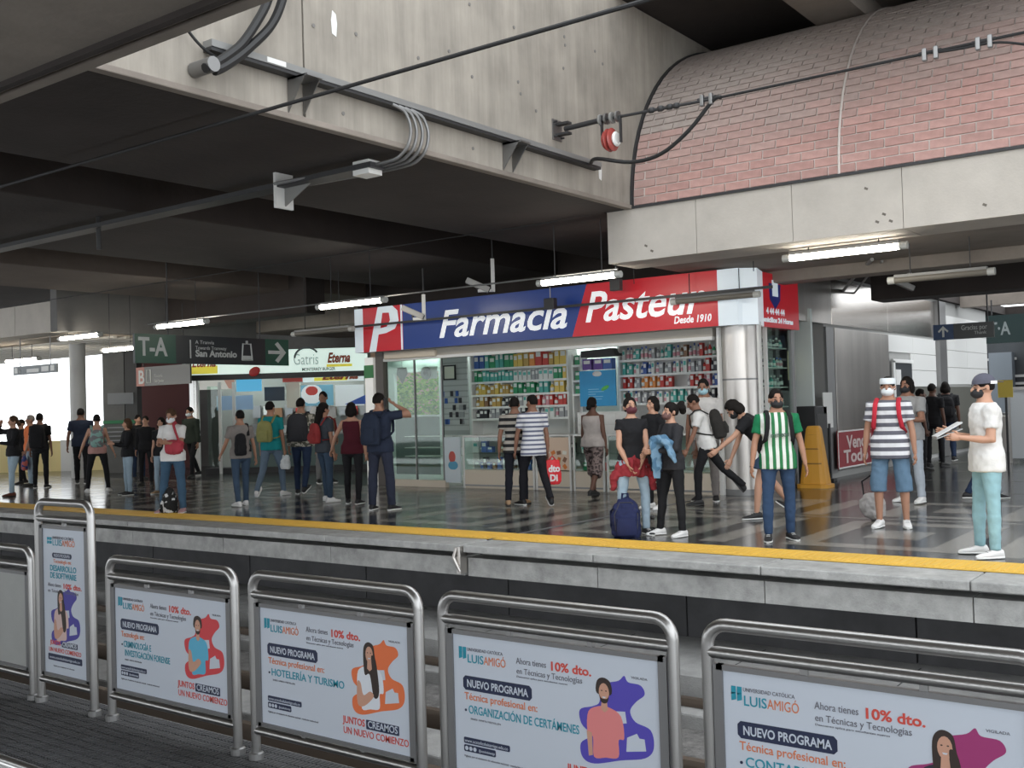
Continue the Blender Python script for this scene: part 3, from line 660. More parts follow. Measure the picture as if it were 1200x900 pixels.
# drawers under blue poster, slat wall, frames
dw = thing('drawer_cabinet', 'white drawer cabinet behind the counter under the blue poster', 'cabinet', (fx(706, 17.9), 17.9, 0))
MB().span((-.6, 0, 0), (.6, .4, 1.45)).build('body', OFFW, dw)
for i in range(4):
    for k in range(6): MB().span((-.58 + .3 * i, -.015, .08 + .225 * k), (-.30 + .3 * i, 0, .285 + .225 * k)).build('drawer', WHITEP, dw, bevel=.004)
sw_ = thing('slat_wall', 'grey slat wall panel hung with small dark packets', 'display panel', (fx(533, 18.6), 18.6, 0))
wv = (fx(549, 18.6) - fx(517, 18.6)) / 2
MB().span((-wv, 0, 1.0), (wv, .03, 2.98)).build('panel', mat('slat_grey', (.42, .44, .44), .5), sw_)
for k in range(14): MB().span((-wv, -.012, 1.1 + .13 * k), (wv, 0, 1.2 + .13 * k)).build('slat', mat('slat_pale', (.58, .6, .6), .5), sw_)
for k in range(18):
    px_, pz_ = rs.uniform(-wv + .08, wv - .08), 1.3 + (k % 5) * .16
    MB().box((px_, -.03, pz_), (.07, .03, .12)).build('hanging_packet', GOODS[rs.choice(['dark', 'blue', 'dark', 'grey'])], sw_)
def frame(px, py, w, h, label, Y=18.5):
    t = thing('picture_frame', label, 'frame', (fx(px, Y), Y, fz(py, px, Y)))
    for a, b in (((-w/2, 0, -h/2), (w/2, .03, -h/2 + .03)), ((-w/2, 0, h/2 - .03), (w/2, .03, h/2)), ((-w/2, 0, -h/2), (-w/2 + .03, .03, h/2)), ((w/2 - .03, 0, -h/2), (w/2, .03, h/2))): MB().span(a, b).build('frame_bar', DARK, t)
    MB().span((-w/2 + .02, .01, -h/2 + .02), (w/2 - .02, .03, h/2 - .02)).build('certificate', mat('certificate', (.78, .78, .68), .5), t)
frame(527.5, 436.5, .36, .34, 'black framed cream certificate on the slat wall'); 
t = thing('wall_fan', 'small round grey wall fan left of the framed certificate', 'fan', (fx(503, 18.6), 18.55, fz(437, 503, 18.6)))
m = MB(); m.pipe([(0, 0, 0), (0, -.05, 0)], .15, 18); m.build('fan_guard', STEEL_D, t); m = MB(); m.box((.17, 0, 0), (.28, .03, .28)); m.build('mount_plate', OFFW, t)
m = MB(); m.pipe([(0, -.05, 0), (0, -.07, 0)], .06, 12); m.build('hub', DARK, t)
hs = thing('hanging_shield', 'dark shield shaped hanging sign inside the glass front', 'sign', (fx(472, 17.4), 17.4, fz(437, 472, 17.4)))
m = MB(); m.prism([(-.13,.12),(.13,.12),(.16,-.02),(0,-.24),(-.16,-.02)], (0,0,0), (1,0,0), (0,0,1), (0,.02,0)); m.build('shield', GREYP, hs); MB().pipe([(0,.01,.12),(0,.01,.7)], .004, 6).build('cord', DARK, hs)
# shop ceiling lights
for i, (px, py) in enumerate([(512, 414), (560, 412.5), (626, 409), (706, 401.5), (765, 401), (812, 411)]):
    p = at(px, py, Z=2.99); p.z = 2.99
    t = thing('shop_tube_light', 'slim fluorescent tube on the shop ceiling, %s from the left' % ['first', 'second', 'third', 'fourth', 'fifth', 'sixth'][i], 'light', (p.x, min(p.y, 19.2), 2.99), group='shop ceiling tubes')
    MB().pipe([(-.6, 0, -.02), (.6, 0, -.02)], .02, 8).build('tube', TUBE_SHOP, t); MB().span((-.62, -.04, 0), (.62, .04, .03)).build('batten', OFFW, t)
# right side glass window with dark shelves
sg = thing('side_window', 'side window of dark shelves between the steel column and the recess', 'window', (SX + .05, 17.9, 0))
MB().span((-.02, -.62, .5), (-.01, .5, 2.85)).build('side_glass', GLASS_G, sg)
for a, b, m in (((-.04, -.66, 0), (.02, -.60, 2.95), OFFW), ((-.04, .48, 0), (.02, .62, 2.95), STEEL_D), ((-.04, -.6, 0), (.02, .5, .5), STEEL_D), ((-.04, -.6, 2.85), (.02, .5, 2.95), STEEL_D)): MB().span(a, b).build('frame_bar', m, sg)
for z in (1.1, 1.45, 1.8, 2.15, 2.5): MB().span((-.45, -.6, z), (-.08, .5, z + .02)).build('shelf', OFFW, sg)
for z, zn in zip((1.12, 1.47, 1.82, 2.17, 2.52), ('lowest', 'second lowest', 'middle', 'second highest', 'highest')):
    for k in range(7):
        c = rs.choice(['teal', 'grey', 'white', 'dark']); bottle(c, nth('%s bottle on the %s shelf of the side window' % (c, zn)), '%s bottles of the side window, %s shelf' % (c, zn), (SX - .12, 17.4 + .15 * k, z), .04, rs.uniform(.14, .22))
MB().span((SX - .55, 17.2, 0), (SX - .5, 18.5, 3.0)).build('shop_side_partition', OFFW, shop)
# ---- pharmacy sign box
SGY = 16.12
zb, zt = fz(398.5, 640, SGY), fz(340.5, 640, SGY)
zb = sum((fz(384, 841, SGY), fz(412, 420, SGY))) / 2; zt = sum((fz(320, 836, SGY), fz(360, 420, SGY))) / 2
SBLUE = mat('sign_blue', (0.015, 0.045, 0.22), 0.3, emit=0.14); SRED = mat('sign_red', (0.55, 0.018, 0.03), 0.3, emit=0.16); SWHITE = mat('sign_white', (0.70, 0.78, 0.84), 0.3, emit=0.30)
def sX(px): return fx(px, SGY, 380)
xa, xb, xc, xd, xe = sX(416), sX(472), sX(679), sX(842), sX(885)
sg = thing('pharmacy_sign', 'long blue and red pharmacy sign box across the shop front', 'sign', ((xa + xe) / 2, SGY, zb))
ox = (xa + xe) / 2; SH = zt - zb
def sp(x0, x1, nm, m, y=0.0, th=.03, z0=0, z1=None): return MB().span((x0 - ox, y, z0), (x1 - ox, y + th, SH if z1 is None else z1)).build(nm, m, sg)
sp(xa, xd, 'sign_casing', GREYP, .03, .3)
sp(xa, xb, 'logo_panel', SRED, -.0)
slant = .18
m = MB(); m.prism([(xb - ox + .0, 0), (xc - ox - slant*.9, 0), (xc - ox + slant, SH), (xb - ox, SH)], (0, 0, 0), (1, 0, 0), (0, 0, 1), (0, .03, 0)); m.build('blue_panel', SBLUE, sg)
m = MB(); m.prism([(xc - ox - slant*.9, 0), (xd - ox, 0), (xd - ox, SH), (xc - ox + slant, SH)], (0, 0, 0), (1, 0, 0), (0, 0, 1), (0, .03, 0)); m.build('red_panel', SRED, sg)
sp(xa, xa + .24, 'white_bar', SWHITE, -.012, .012); sp(xb - .05, xb - .01, 'white_edge', SWHITE, -.012, .012)
m = MB()
W = xb - xa; q = [(.30*W,0),(.44*W,0),(.50*W,.38*SH),(.66*W,.40*SH),(.84*W,.48*SH),(.92*W,.66*SH),(.90*W,.88*SH),(.80*W,SH),(.50*W,SH),(.42*W,.62*SH)]
m.prism(q, (xa - ox, -.012, 0), (1, 0, 0), (0, 0, 1), (0, .01, 0)); m.build('letter_p', SWHITE, sg)
m = MB(); m.prism([(.55*W,.52*SH),(.68*W,.54*SH),(.75*W,.68*SH),(.73*W,.85*SH),(.60*W,.86*SH)], (xa - ox, -.018, 0), (1, 0, 0), (0, 0, 1), (0, .008, 0)); m.build('letter_p_hole', SRED, sg)
m = MB()      # white wrap panel turning the corner
pts = [(xd, SGY), (xd + .35, SGY + .01), (xe - .25, SGY + .08), (xe - .05, SGY + .25), (SX + .16, SGY + .85)]
for (p0, p1) in zip(pts, pts[1:]):
    m.add([(p0[0]-ox, p0[1]-SGY, 0), (p1[0]-ox, p1[1]-SGY, 0), (p1[0]-ox, p1[1]-SGY, SH), (p0[0]-ox, p0[1]-SGY, SH), (p0[0]-ox-.03, p0[1]-SGY+.06, 0), (p1[0]-ox-.06, p1[1]-SGY+.03, 0), (p1[0]-ox-.06, p1[1]-SGY+.03, SH), (p0[0]-ox-.03, p0[1]-SGY+.06, SH)],
          [(0,1,2,3),(4,7,6,5),(0,4,5,1),(3,2,6,7),(0,3,7,4),(1,5,6,2)])
m.build('wrap_panel', SWHITE, sg, smooth=False)
ySide0, ySide1 = SGY + .85, 18.55
MB().span((SX + .10 - ox, ySide0 - SGY, 0), (SX + .16 - ox, ySide1 - SGY, SH)).build('side_panel', SRED, sg)
m = MB(); yy = 1.35
m.prism([(-.25,.75*SH),(.25,.75*SH),(.22,.45*SH),(0,.28*SH),(-.22,.45*SH)], (SX + .162 - ox, yy, 0.06), (0,1,0), (0,0,1), (.008,0,0)); m.build('shield_emblem', mat('emblem_blue', (.02, .03, .25), .4), sg)
MB().span((SX + .165 - ox, yy - .12, .58*SH), (SX + .175 - ox, yy + .12, .88*SH)).build('emblem_white', SWHITE, sg)
text('lettering', '4 44 44 44', .15, (SX + .17 - ox, .95, .24*SH), (0,1,0), (0,0,1), SWHITE, sg, bold=.006, width=.8)
text('lettering', 'Domicilios 24 Horas', .12, (SX + .17 - ox, .62, .09*SH), (0,1,0), (0,0,1), SWHITE, sg, bold=.006, width=1.5)
lx0, lx1 = sX(513), sX(655)
LET = mat('letter_white', (.9, .92, .95), .35, emit=.35)
text('lettering', 'Farmacia', .76, (lx0 - ox, -.012, .20*SH), (1,0,0), (0,0,1), LET, sg, shear=.28, bold=.013, width=sX(664) - sX(514))
text('lettering', 'Pasteur', .76, (sX(687) - ox - .04, -.012, .27*SH), (1,0,0), (0,0,1), LET, sg, shear=.28, bold=.013, width=sX(827) - sX(685))
text('lettering', 'Desde 1910', .17, (sX(790) - ox, -.012, .10*SH), (1,0,0), (0,0,1), LET, sg, shear=.2, bold=.004, width=sX(833) - sX(789))

# ============================================================ KIOSK (left, further back)
KD = 28.0
KL = mat('kiosk_sign_lit', (0.60, 0.74, 0.68), 0.4, emit=.75)
def kpt(px, z, D=KD): p = atd(px, 480, D); return Vector((p.x, p.y, z))
kp0 = kpt(322, 0); ang_k = math.atan2(RGT.y, RGT.x)
kk = thing('snack_kiosk', 'lit snack kiosk with pale green sign left of the pharmacy', 'kiosk', tuple(kp0), ang_k)
def kb(nm, px0, py0, px1, py1, D, m, th=.04, par=None):
    a, b = atd(px0, py1, D), atd(px1, py0, D); u0, u1 = (a - kp0).dot(RGT), (b - kp0).dot(RGT); d = D - KD
    return MB().span((u0, d, a.z), (u1, d + th, b.z)).build(nm, m, par or kk)
zS0 = atd(322, 437, KD).z; zS1 = atd(384, 408, KD).z
U = lambda px, D=KD: (atd(px, 480, D) - kp0).dot(RGT)
MB().span((U(215), 0, zS0), (U(430), .35, zS1)).build('sign_box', KL, kk)
MB().span((U(215), .01, zS0 - .14), (U(430), .35, zS0)).build('sign_underside', DARK, kk)
text('lettering', 'Gatris', .42, (U(345), -.01, zS0 + .2), (1,0,0), (0,0,1), mat('let_grey', (.42, .48, .48), .5, emit=.2), kk, width=U(374) - U(345))
m = MB(); m.pipe([(U(361) + .32 * math.cos(a), -.01, zS0 + .38 + .27 * math.sin(a)) for a in [PI * k / 12 for k in range(2, 13)]], .028, 6); m.build('sign_arc', mat('arc_dark', (.12, .14, .15), .5), kk)
LR = mat('let_maroon', (.35, .06, .02), .5)
YEL = mat('sign_yellow', (.85, .75, .08), .5, emit=.3)
MB().span((U(384), -.012, zS0 + .12), (U(414), 0, zS0 + .19)).build('yellow_underline', YEL, kk)
text('lettering', 'Eterna', .36, (U(385), -.012, zS0 + .24), (1,0,0), (0,0,1), LR, kk, shear=.3, bold=.015, width=U(412) - U(385))
text('lettering', 'MONTERREY BURGER', .12, (U(355), -.012, zS0 + .03), (1,0,0), (0,0,1), mat('let_dark', (.1, .1, .1), .5), kk, bold=.002, width=U(395) - U(356))
MB().span((U(224), -.012, zS0 + .03), (U(256), 0, zS0 + .24)).build('yellow_plate', YEL, kk); text('lettering', 'Eterna', .3, (U(226), -.016, zS0 + .22), (1,0,0), (0,0,1), LR, kk, shear=.3, bold=.01, width=U(254) - U(226))
m = MB(); m.ball((U(300), -.06, zS0 + .05), (.16, .03, .12), rot=Matrix.Rotation(-.5, 3, 'Y')); m.build('red_decoration', mat('red_deco', (.45, .02, .02), .5), kk, smooth=True)
KI = mat('kiosk_inside', (.30, .32, .30), .6)
MB().span((U(226), 2.6, 0), (U(430), 2.7, 3.3)).build('back_wall', KI, kk); MB().span((U(226), .35, 2.95), (U(430), 2.6, 3.0)).build('kiosk_ceiling', OFFW, kk)
MB().span((U(228), .9, 0), (U(428), 1.5, .15)).build('plinth', DARK, kk)
MB().span((U(268), .9, .15), (U(428), 1.5, 1.0)).build('service_counter', mat('counter_teal', (.08, .13, .12), .4), kk, bevel=.01); MB().span((U(266), .86, 1.0), (U(429), 1.54, 1.05)).build('counter_top', STEEL_D, kk)
kpo = kb('white_glow_post', 223, 441, 229, 500, KD + .3, mat('light_strip_post', (.9, .92, .92), .4, emit=.6)); MB().span((U(223), .3, 0), (U(229), .4, zS0)).build('corner_post', OFFW, kk)  # white post: glowing stand-in for a strip of light beside the kiosk
for px in (247, 264): MB().span((U(px) - .04, .85, 0), (U(px) + .04, .92, 2.5)).build('door_stile', OFFW, kk)
MB().span((U(232), .88, .2), (U(246), .89, 2.4)).build('door_glass', GLASS_G, kk)
for args in [('menu_board', 231, 441, 274, 457, .9, (.62, .60, .56), .35), ('blue_screen', 277, 444, 306, 459, .9, (.10, .42, .68), .5), ('dark_menu', 310, 453, 333, 470, 1.2, (.03, .045, .07), 0), ('red_board', 331, 441, 354, 448, 1.0, (.40, .05, .04), .1),
             ('white_strip', 355, 440, 426, 448, .8, (.62, .72, .74), .55), ('picture_board', 353, 450.5, 390, 476, 1.1, (.16, .38, .50), .3), ('picture_board', 393, 450.5, 426, 476, 1.1, (.62, .68, .70), .35), ('blue_notice', 254, 463, 296, 481, 1.5, (.25, .36, .50), .15), ('pale_board', 336, 448, 351, 478, 1.3, (.45, .43, .36), .2)]:
    nm, a, b_, c, d, dd, colr_, em = args; kb(nm, a, b_, c, d, KD + dd, mat('k_' + nm + str(a), colr_, .5, emit=em))
kb('yellow_plate', 368, 441.5, 407, 446.5, KD + .78, YEL, .01); text('lettering', 'Eterna', .2, (U(372), .76, atd(370, 445, KD + .78).z), (1,0,0), (0,0,1), LR, kk, shear=.3, bold=.01, width=1.0)
m = MB(); m.ball((U(366, KD + 1.1), 1.09, atd(366, 462, KD + 1.1).z), (.30, .01, .27), 20); m.build('white_disc', mat('disc_w', (.75, .8, .82), .5, emit=.3), kk); m = MB(); m.ball((U(366, KD + 1.1), 1.08, atd(366, 458, KD + 1.1).z), (.17, .01, .13), 16); m.build('red_disc', mat('disc_r', (.55, .06, .05), .5, emit=.15), kk)
m = MB(); m.prism([(0, 0), (.7, 0), (.7, .3)], (U(404, KD + 1.1), 1.09, atd(404, 474, KD + 1.1).z), (1,0,0), (0,0,1), (0, -.01, 0)); m.build('blue_wedge', mat('wedge', (.04, .10, .40), .5, emit=.1), kk)
m = MB(); m.prism([(0, .32), (.32, .32), (.32, -.02), (.16, .02)], (U(262, KD + .9), .88, atd(262, 456, KD + .9).z), (1,0,0), (0,0,1), (0, -.01, 0)); m.build('pink_print', mat('pinkpr', (.6, .32, .25), .5, emit=.2), kk)
for k in range(14):
    u = U(272) + k * .28; MB().box((u, 1.3, 1.05 + .12), (.16, .16, rs.uniform(.16, .3))).build('counter_item', [GOODS['white'], GOODS['grey'], GOODS['dark'], GOODS['red']][k % 4], kk)
for k in range(12):
    MB().span((U(270) + k * .31, 2.4, 1.5), (U(270) + k * .31 + .22, 2.55, 1.5 + rs.uniform(.2, .4))).build('shelf_pack', [GOODS['grey'], GOODS['white'], GOODS['brown'], GOODS['grey'], GOODS['red']][k % 5], kk)
for k in range(2):
    p = kpt([290, 385][k], 2.93, KD + 1.6); t = thing('kiosk_ceiling_light', 'flat light on the kiosk ceiling, %s end' % ['left', 'right'][k], 'light', tuple(p), ang_k); MB().span((-.7, -.08, -.02), (.7, .08, .02)).build('diffuser', TUBE_SHOP, t)
# ============================================================ RAILINGS WITH ADVERTISING PANELS
RYP = 3.22; RP = 1.162; RX0 = -5.12
PANELW = mat('poster_white', (0.54, 0.59, 0.67), 0.35); TEAL = mat('print_teal', (0.01, 0.26, 0.36), .5); NAVY = mat('print_navy', (0.012, 0.02, 0.06), .5)
RDT = mat('print_red', (0.60, 0.07, 0.05), .5); ORT = mat('print_orange', (0.66, 0.19, 0.07), .5); GRT = mat('print_grey', (0.13, 0.13, 0.16), .5); SKINP = mat('print_skin', (0.55, 0.30, 0.21), .5); HAIRP = mat('print_hair', (0.03, 0.018, 0.014), .5)
FRM = mat('panel_frame_grey', (0.20, 0.20, 0.205), 0.45, 0.5)
def disc_poly(cx, cy, rx, ry, n=18, a0=0): return [(cx + rx * math.cos(2 * PI * k / n + a0), cy + ry * math.sin(2 * PI * k / n + a0)) for k in range(n)]
def rail(x0, x1, H, label, advert):
    W = x1 - x0; t = thing('advert_railing', label, 'railing', (x0, RYP, 0), 0, 'steel tube railings on the near platform')
    r = .022; c = .07; zb = .135
    arc = lambda cx, cz, a0, a1: [(cx + c * math.cos(a0 + (a1 - a0) * k / 6), 0, cz + c * math.sin(a0 + (a1 - a0) * k / 6)) for k in range(7)]
    pts = [(r, 0, 0)] + arc(r + c, H - r - c, PI, PI / 2) + arc(W - r - c, H - r - c, PI / 2, 0) + [(W - r, 0, 0)]
    m = MB(); m.pipe(pts, r, 14); m.build('hoop_tube', STEEL, t, smooth=True)
    zm = H - .115
    m = MB(); m.pipe([(r, 0, zm), (W - r, 0, zm)], r * .95, 12); m.build('middle_tube', STEEL, t, smooth=True)
    m = MB(); m.pipe([(r, 0, zb), (W - r, 0, zb)], r * .9, 12); m.build('bottom_tube', STEEL, t, smooth=True)
    for x in (r, W - r): MB().loft([(x, 0, 0, .035, .035), (x, 0, .03, .035, .035), (x, 0, .035, .025, .025)], 14).build('foot_flange', STEEL_D, t)
    zp0, zp1 = zb + .045, zm - .055
    xp0, xp1 = .055, W - .055
    for nm, a, b in (('frame_bar', (xp0, -.012, zp1 - .0), (xp1, .012, zp1 + .018)), ('frame_bar', (xp0, -.012, zp0 - .018), (xp1, .012, zp0)), ('frame_bar', (xp0 - .012, -.012, zp0 - .018), (xp0 + .022, .012, zp1 + .018)), ('frame_bar', (xp1 - .022, -.012, zp0 - .018), (xp1 + .012, .012, zp1 + .018))): MB().span(a, b).build(nm, FRM, t)
    for k in ((.33, .67) if W > .8 else (.5,)):
        MB().span((W * k - .012, -.008, zp1 + .015), (W * k + .012, .008, zm - .012)).build('hanger_clip', STEEL_D, t); MB().span((W * k - .012, -.008, zb + .012), (W * k + .012, .008, zp0 - .012)).build('hanger_clip', STEEL_D, t)
    for z in (zp0 + .1, (zp0 + zp1) / 2, zp1 - .1):
        for x, s in ((xp0 - .012, -1), (xp1 + .012, 1)): m = MB(); m.pipe([(x, 0, z), (x + s * .02, 0, z)], .006, 8); m.build('fixing_bolt', STEEL_D, t)
    xa, xb = xp0 + .022, xp1 - .022
    bd = MB().span((xa, -.004, zp0), (xb, .004, zp1)).build('poster_board', PANELW if advert else mat('blank_panel', (.36, .37, .36), .4, noise_amt=.1), t)
    if not advert: return t
    w, h = xb - xa, zp1 - zp0; Y = -.0052
    def tx(s, u, v, size, m, width=None, **k):      # u,v: fraction, v measured from the top to the baseline
        text('lettering', s, size, (xa + u * w, Y, zp1 - v * h), (1,0,0), (0,0,1), m, bd, depth=.001, width=width * w if width else None, **k)
    def poly(nm, pts, m, dy=0.0): q = MB(); q.prism([(xa + a * w, zp1 - b * h) for a, b in pts], (0, Y - dy, 0), (1,0,0), (0,0,1), (0, .0012, 0)); q.build(nm, m, bd)
    def rr_(nm, u0, v0, u1, v1, m, dy=0.0, c=.012):
        cu, cv = c, c * w / h; poly(nm, [(u0+cu, v0), (u1-cu, v0), (u1, v0+cv), (u1, v1-cv), (u1-cu, v1), (u0+cu, v1), (u0, v1-cv), (u0, v0+cv)], m, dy)
    kind, title, blobm, top, person = advert
    BM = mat('print_blob_' + kind, blobm, .5); TOP = mat('print_top_' + kind, top, .5)
    if kind != 'tall':
        for (u, v) in ((.03, .09), (.052, .09), (.03, .13), (.052, .13)): poly('logo_mark', [(u, v), (u + .018, v), (u + .018, v + .04), (u, v + .05)], TEAL)
        tx('UNIVERSIDAD CATÓLICA', .075, .115, .018, GRT, .19); tx('LUIS', .075, .20, .046, TEAL, .085, bold=.0004); tx('AMIGÓ', .165, .20, .046, ORT, .115)
        tx('Ahora tienes', .335, .155, .033, GRT, .15); tx('10% dto.', .50, .165, .045, RDT, .19, bold=.0012); tx('en Técnicas y Tecnologías', .335, .225, .031, GRT, .32); tx('Descuento aplica para estudiantes nuevos', .335, .252, .009, GRT, .25)
        rr_('title_pill', .05, .30, .41, .405, NAVY, .0002); tx('NUEVO PROGRAMA', .07, .38, .041, PANELW, .32, bold=.0009)
        Y -= .0006
        Y += .0006
        tx(title[0], .055, .475, .04, ORT, title[1], bold=.0003)
        for k, (s, wd) in enumerate(title[2]): tx(s, .075 if k == 0 else .085, .575 + .085 * k, .046, TEAL, wd, bold=.0004)
        poly('bullet', disc_poly(.06, .555, .006, .01, 8), NAVY); tx('SNIES 109876 MEDELLÍN', .085, .62 + .085 * (len(title[2]) - 1), .010, GRT, .16)
        rr_('web_bar', .045, .755, .29, .80, NAVY, c=.004); rr_('social_bar', .045, .81, .215, .86, NAVY, c=.004); tx('www.ucatolicaluisamigo.edu.co', .05, .79, .018, PANELW, .23)
        for k in range(3): poly('social_icon', disc_poly(.06 + .022 * k, .835, .009, .016, 10), PANELW, .0006)
        tx('@ucatolicaluisamigo', .125, .845, .014, PANELW, .085)
        tx('Vigilada por el ministerio de educación nacional · resolución institucional', .045, .90, .011, GRT, .36)
        tx('JUNTOS', .575, .845, .042, RDT, .145, bold=.0008); rr_('word_bar', .725, .785, .93, .86, NAVY, c=.003); tx('CREAMOS', .735, .845, .042, PANELW, .185, bold=.0005)
        tx('UN NUEVO COMIENZO', .575, .93, .042, RDT, .41, bold=.0003); tx('VIGILADA', .88, .14, .012, GRT, .07)
        bx, by, s = .80, .46, 1.0
    else:
        for (u, v) in ((.10, .06), (.16, .06), (.10, .085), (.16, .085)): poly('logo_mark', [(u, v), (u + .05, v), (u + .05, v + .018), (u, v + .022)], TEAL)
        tx('UNIVERSIDAD CATÓLICA', .23, .07, .022, GRT, .5); tx('LUIS', .23, .115, .05, TEAL, .22); tx('AMIGÓ', .46, .115, .05, ORT, .30)
        rr_('title_pill', .22, .165, .68, .20, NAVY, c=.02); tx('NUEVO PROGRAMA', .26, .193, .026, PANELW, .38); tx('Tecnología en:', .25, .235, .03, ORT, .42); tx('DESARROLLO', .16, .29, .045, TEAL, .62, bold=.0008); tx('DE SOFTWARE', .16, .34, .045, TEAL, .62, bold=.0008)
        tx('Ahora tienes', .10, .40, .03, GRT, .32); tx('10% dto.', .46, .405, .04, RDT, .42, bold=.001); tx('en Técnicas y Tecnologías', .10, .44, .026, GRT, .72)
        tx('JUNTOS', .14, .80, .034, RDT, .25, bold=.0008); rr_('word_bar', .41, .77, .78, .808, NAVY, c=.01); tx('CREAMOS', .43, .80, .034, PANELW, .33, bold=.001); tx('UN NUEVO COMIENZO', .10, .85, .034, RDT, .76, bold=.0003)
        rr_('web_bar', .08, .865, .88, .91, NAVY, c=.01); tx('www.ucatolicaluisamigo.edu.co', .11, .897, .02, PANELW, .72); tx('Vigilada por el ministerio de educación', .20, .95, .01, GRT, .5)
        bx, by, s = .50, .61, 1.0
    # printed shape and printed half figure; sizes in metres about (bx,by)
    def mp(pts):
        sc_x = (1.0 if kind != 'tall' else .95); return [(bx + a * sc_x / w, by + b / h) for a, b in pts]
    def smooth_poly(P, n=5):
        out = []; L = len(P)
        for i in range(L):
            p0, p1, p2, p3 = P[i-1], P[i], P[(i+1) % L], P[(i+2) % L]
            for k in range(n):
                t_ = k / n; out.append(tuple(.5 * (2*p1[j] + (p2[j]-p0[j])*t_ + (2*p0[j]-5*p1[j]+4*p2[j]-p3[j])*t_*t_ + (3*p1[j]-p0[j]-3*p2[j]+p3[j])*t_**3) for j in (0, 1)))
        return out
    blob = smooth_poly([(-.05,-.13),(.02,-.155),(.045,-.175),(.06,-.155),(.11,-.15),(.125,-.12),(.09,-.09),(.065,-.055),(.085,-.02),(.145,.0),(.155,.06),(.12,.10),(.02,.125),(-.09,.155),(-.14,.14),(-.145,.09),(-.10,.055),(-.14,.02),(-.145,-.03),(-.09,-.05),(-.06,-.07)])
    poly('printed_blob', mp(blob), BM)
    poly('printed_gap', mp([(.0,-.045),(.045,-.05),(.05,-.01),(.0,.0)]), PANELW, .0003); poly('printed_gap', mp([(.05,.04),(.09,.02),(.10,.035),(.12,.035),(.125,.075),(.045,.09)]), PANELW, .0003)
    fx0 = -.04
    F = lambda pts: mp([(a + fx0, b) for a, b in pts])
    if person == 'woman':
        poly('printed_hair', F(smooth_poly([(-.03,-.02),(-.035,-.12),(-.012,-.155),(.022,-.145),(.032,-.10),(.045,-.02),(.05,.06),(.02,.07),(.0,-.02)])), HAIRP, .0005)
    else: poly('printed_hair', F(smooth_poly([(-.03,-.10),(-.028,-.145),(.0,-.158),(.028,-.142),(.028,-.10)])), HAIRP, .0005)
    poly('printed_body', F(smooth_poly([(-.05,.13),(-.052,.06),(-.075,.04),(-.068,-.03),(-.02,-.055),(.02,-.055),(.068,-.03),(.078,.045),(.055,.055),(.052,.115),(.0,.125)], 4)), TOP, .0004 if person == 'woman' else .0006)
    poly('printed_arm', F(smooth_poly([(-.075,.02),(-.055,.02),(-.04,.07),(.0,.05),(.02,.07),(-.035,.115),(-.075,.11)], 4) if kind != 'certamenes' else [(-.078,.04),(-.056,.045),(-.055,.125),(-.072,.13)]), SKINP, .0009)
    if person == 'woman': poly('printed_hair', F(smooth_poly([(.012,-.10),(.034,-.09),(.048,-.02),(.052,.05),(.03,.055),(.018,-.03)], 4)), HAIRP, .0012)
    poly('printed_neck', F([(-.011,-.08),(.011,-.08),(.014,-.045),(0,-.035),(-.014,-.045)]), SKINP, .0008)
    poly('printed_face', F([(a, b) for a, b in disc_poly(0, -.105, .0215, .034, 16)]), SKINP, .001)
    if person == 'man': poly('printed_beard', F(smooth_poly([(-.02,-.098),(-.012,-.085),(.012,-.085),(.02,-.098),(.014,-.074),(0,-.067),(-.014,-.074)], 3)), HAIRP, .0012)
    for sx_ in (-.009, .009): poly('printed_eye', F(disc_poly(sx_, -.112, .0035, .0022, 8)), HAIRP, .0014)
    poly('printed_smile', F([(-.008,-.091),(.008,-.091),(.004,-.086),(-.004,-.086)]), PANELW if person == 'woman' else PANELW, .0015)
    return t
rail(-7.12, -5.86, .88, 'low steel railing with a blank grey panel at the far left', None)
rail(-5.82, -5.24, 1.16, 'tall narrow steel railing with the DESARROLLO DE SOFTWARE advert', ('tall', None, (.06, .05, .32), (.62, .45, .42), 'woman'))
RL = [('crimi', ('Tecnología en:', .22, [('CRIMINOLOGÍA E', .26), ('INVESTIGACIÓN FORENSE', .42)]), (.60, .05, .06), (.10, .42, .62), 'man', 'steel railing advert for CRIMINOLOGÍA with a bearded man in light blue on red'),
      ('hotel', ('Técnica profesional en:', .40, [('HOTELERÍA Y TURISMO', .51)]), (.72, .16, .05), (.68, .72, .78), 'woman', 'steel railing advert for HOTELERÍA Y TURISMO with a woman in white on orange'),
      ('certamenes', ('Técnica profesional en:', .38, [('ORGANIZACIÓN DE CERTÁMENES', .56)]), (.08, .06, .42), (.70, .22, .22), 'man', 'steel railing advert for ORGANIZACIÓN DE CERTÁMENES with a man in pink on purple'),
      ('conta', ('Técnica profesional en:', .38, [('CONTABILIDAD', .36)]), (.32, .03, .15), (.02, .02, .035), 'woman', 'steel railing advert for CONTABILIDAD with a dark haired woman on plum')]
for i, (k, ttl, bc, tc_, who, lab) in enumerate(RL): rail(RX0 + RP * i, RX0 + RP * i + 1.075, .88, lab, (k, ttl, bc, tc_, who))

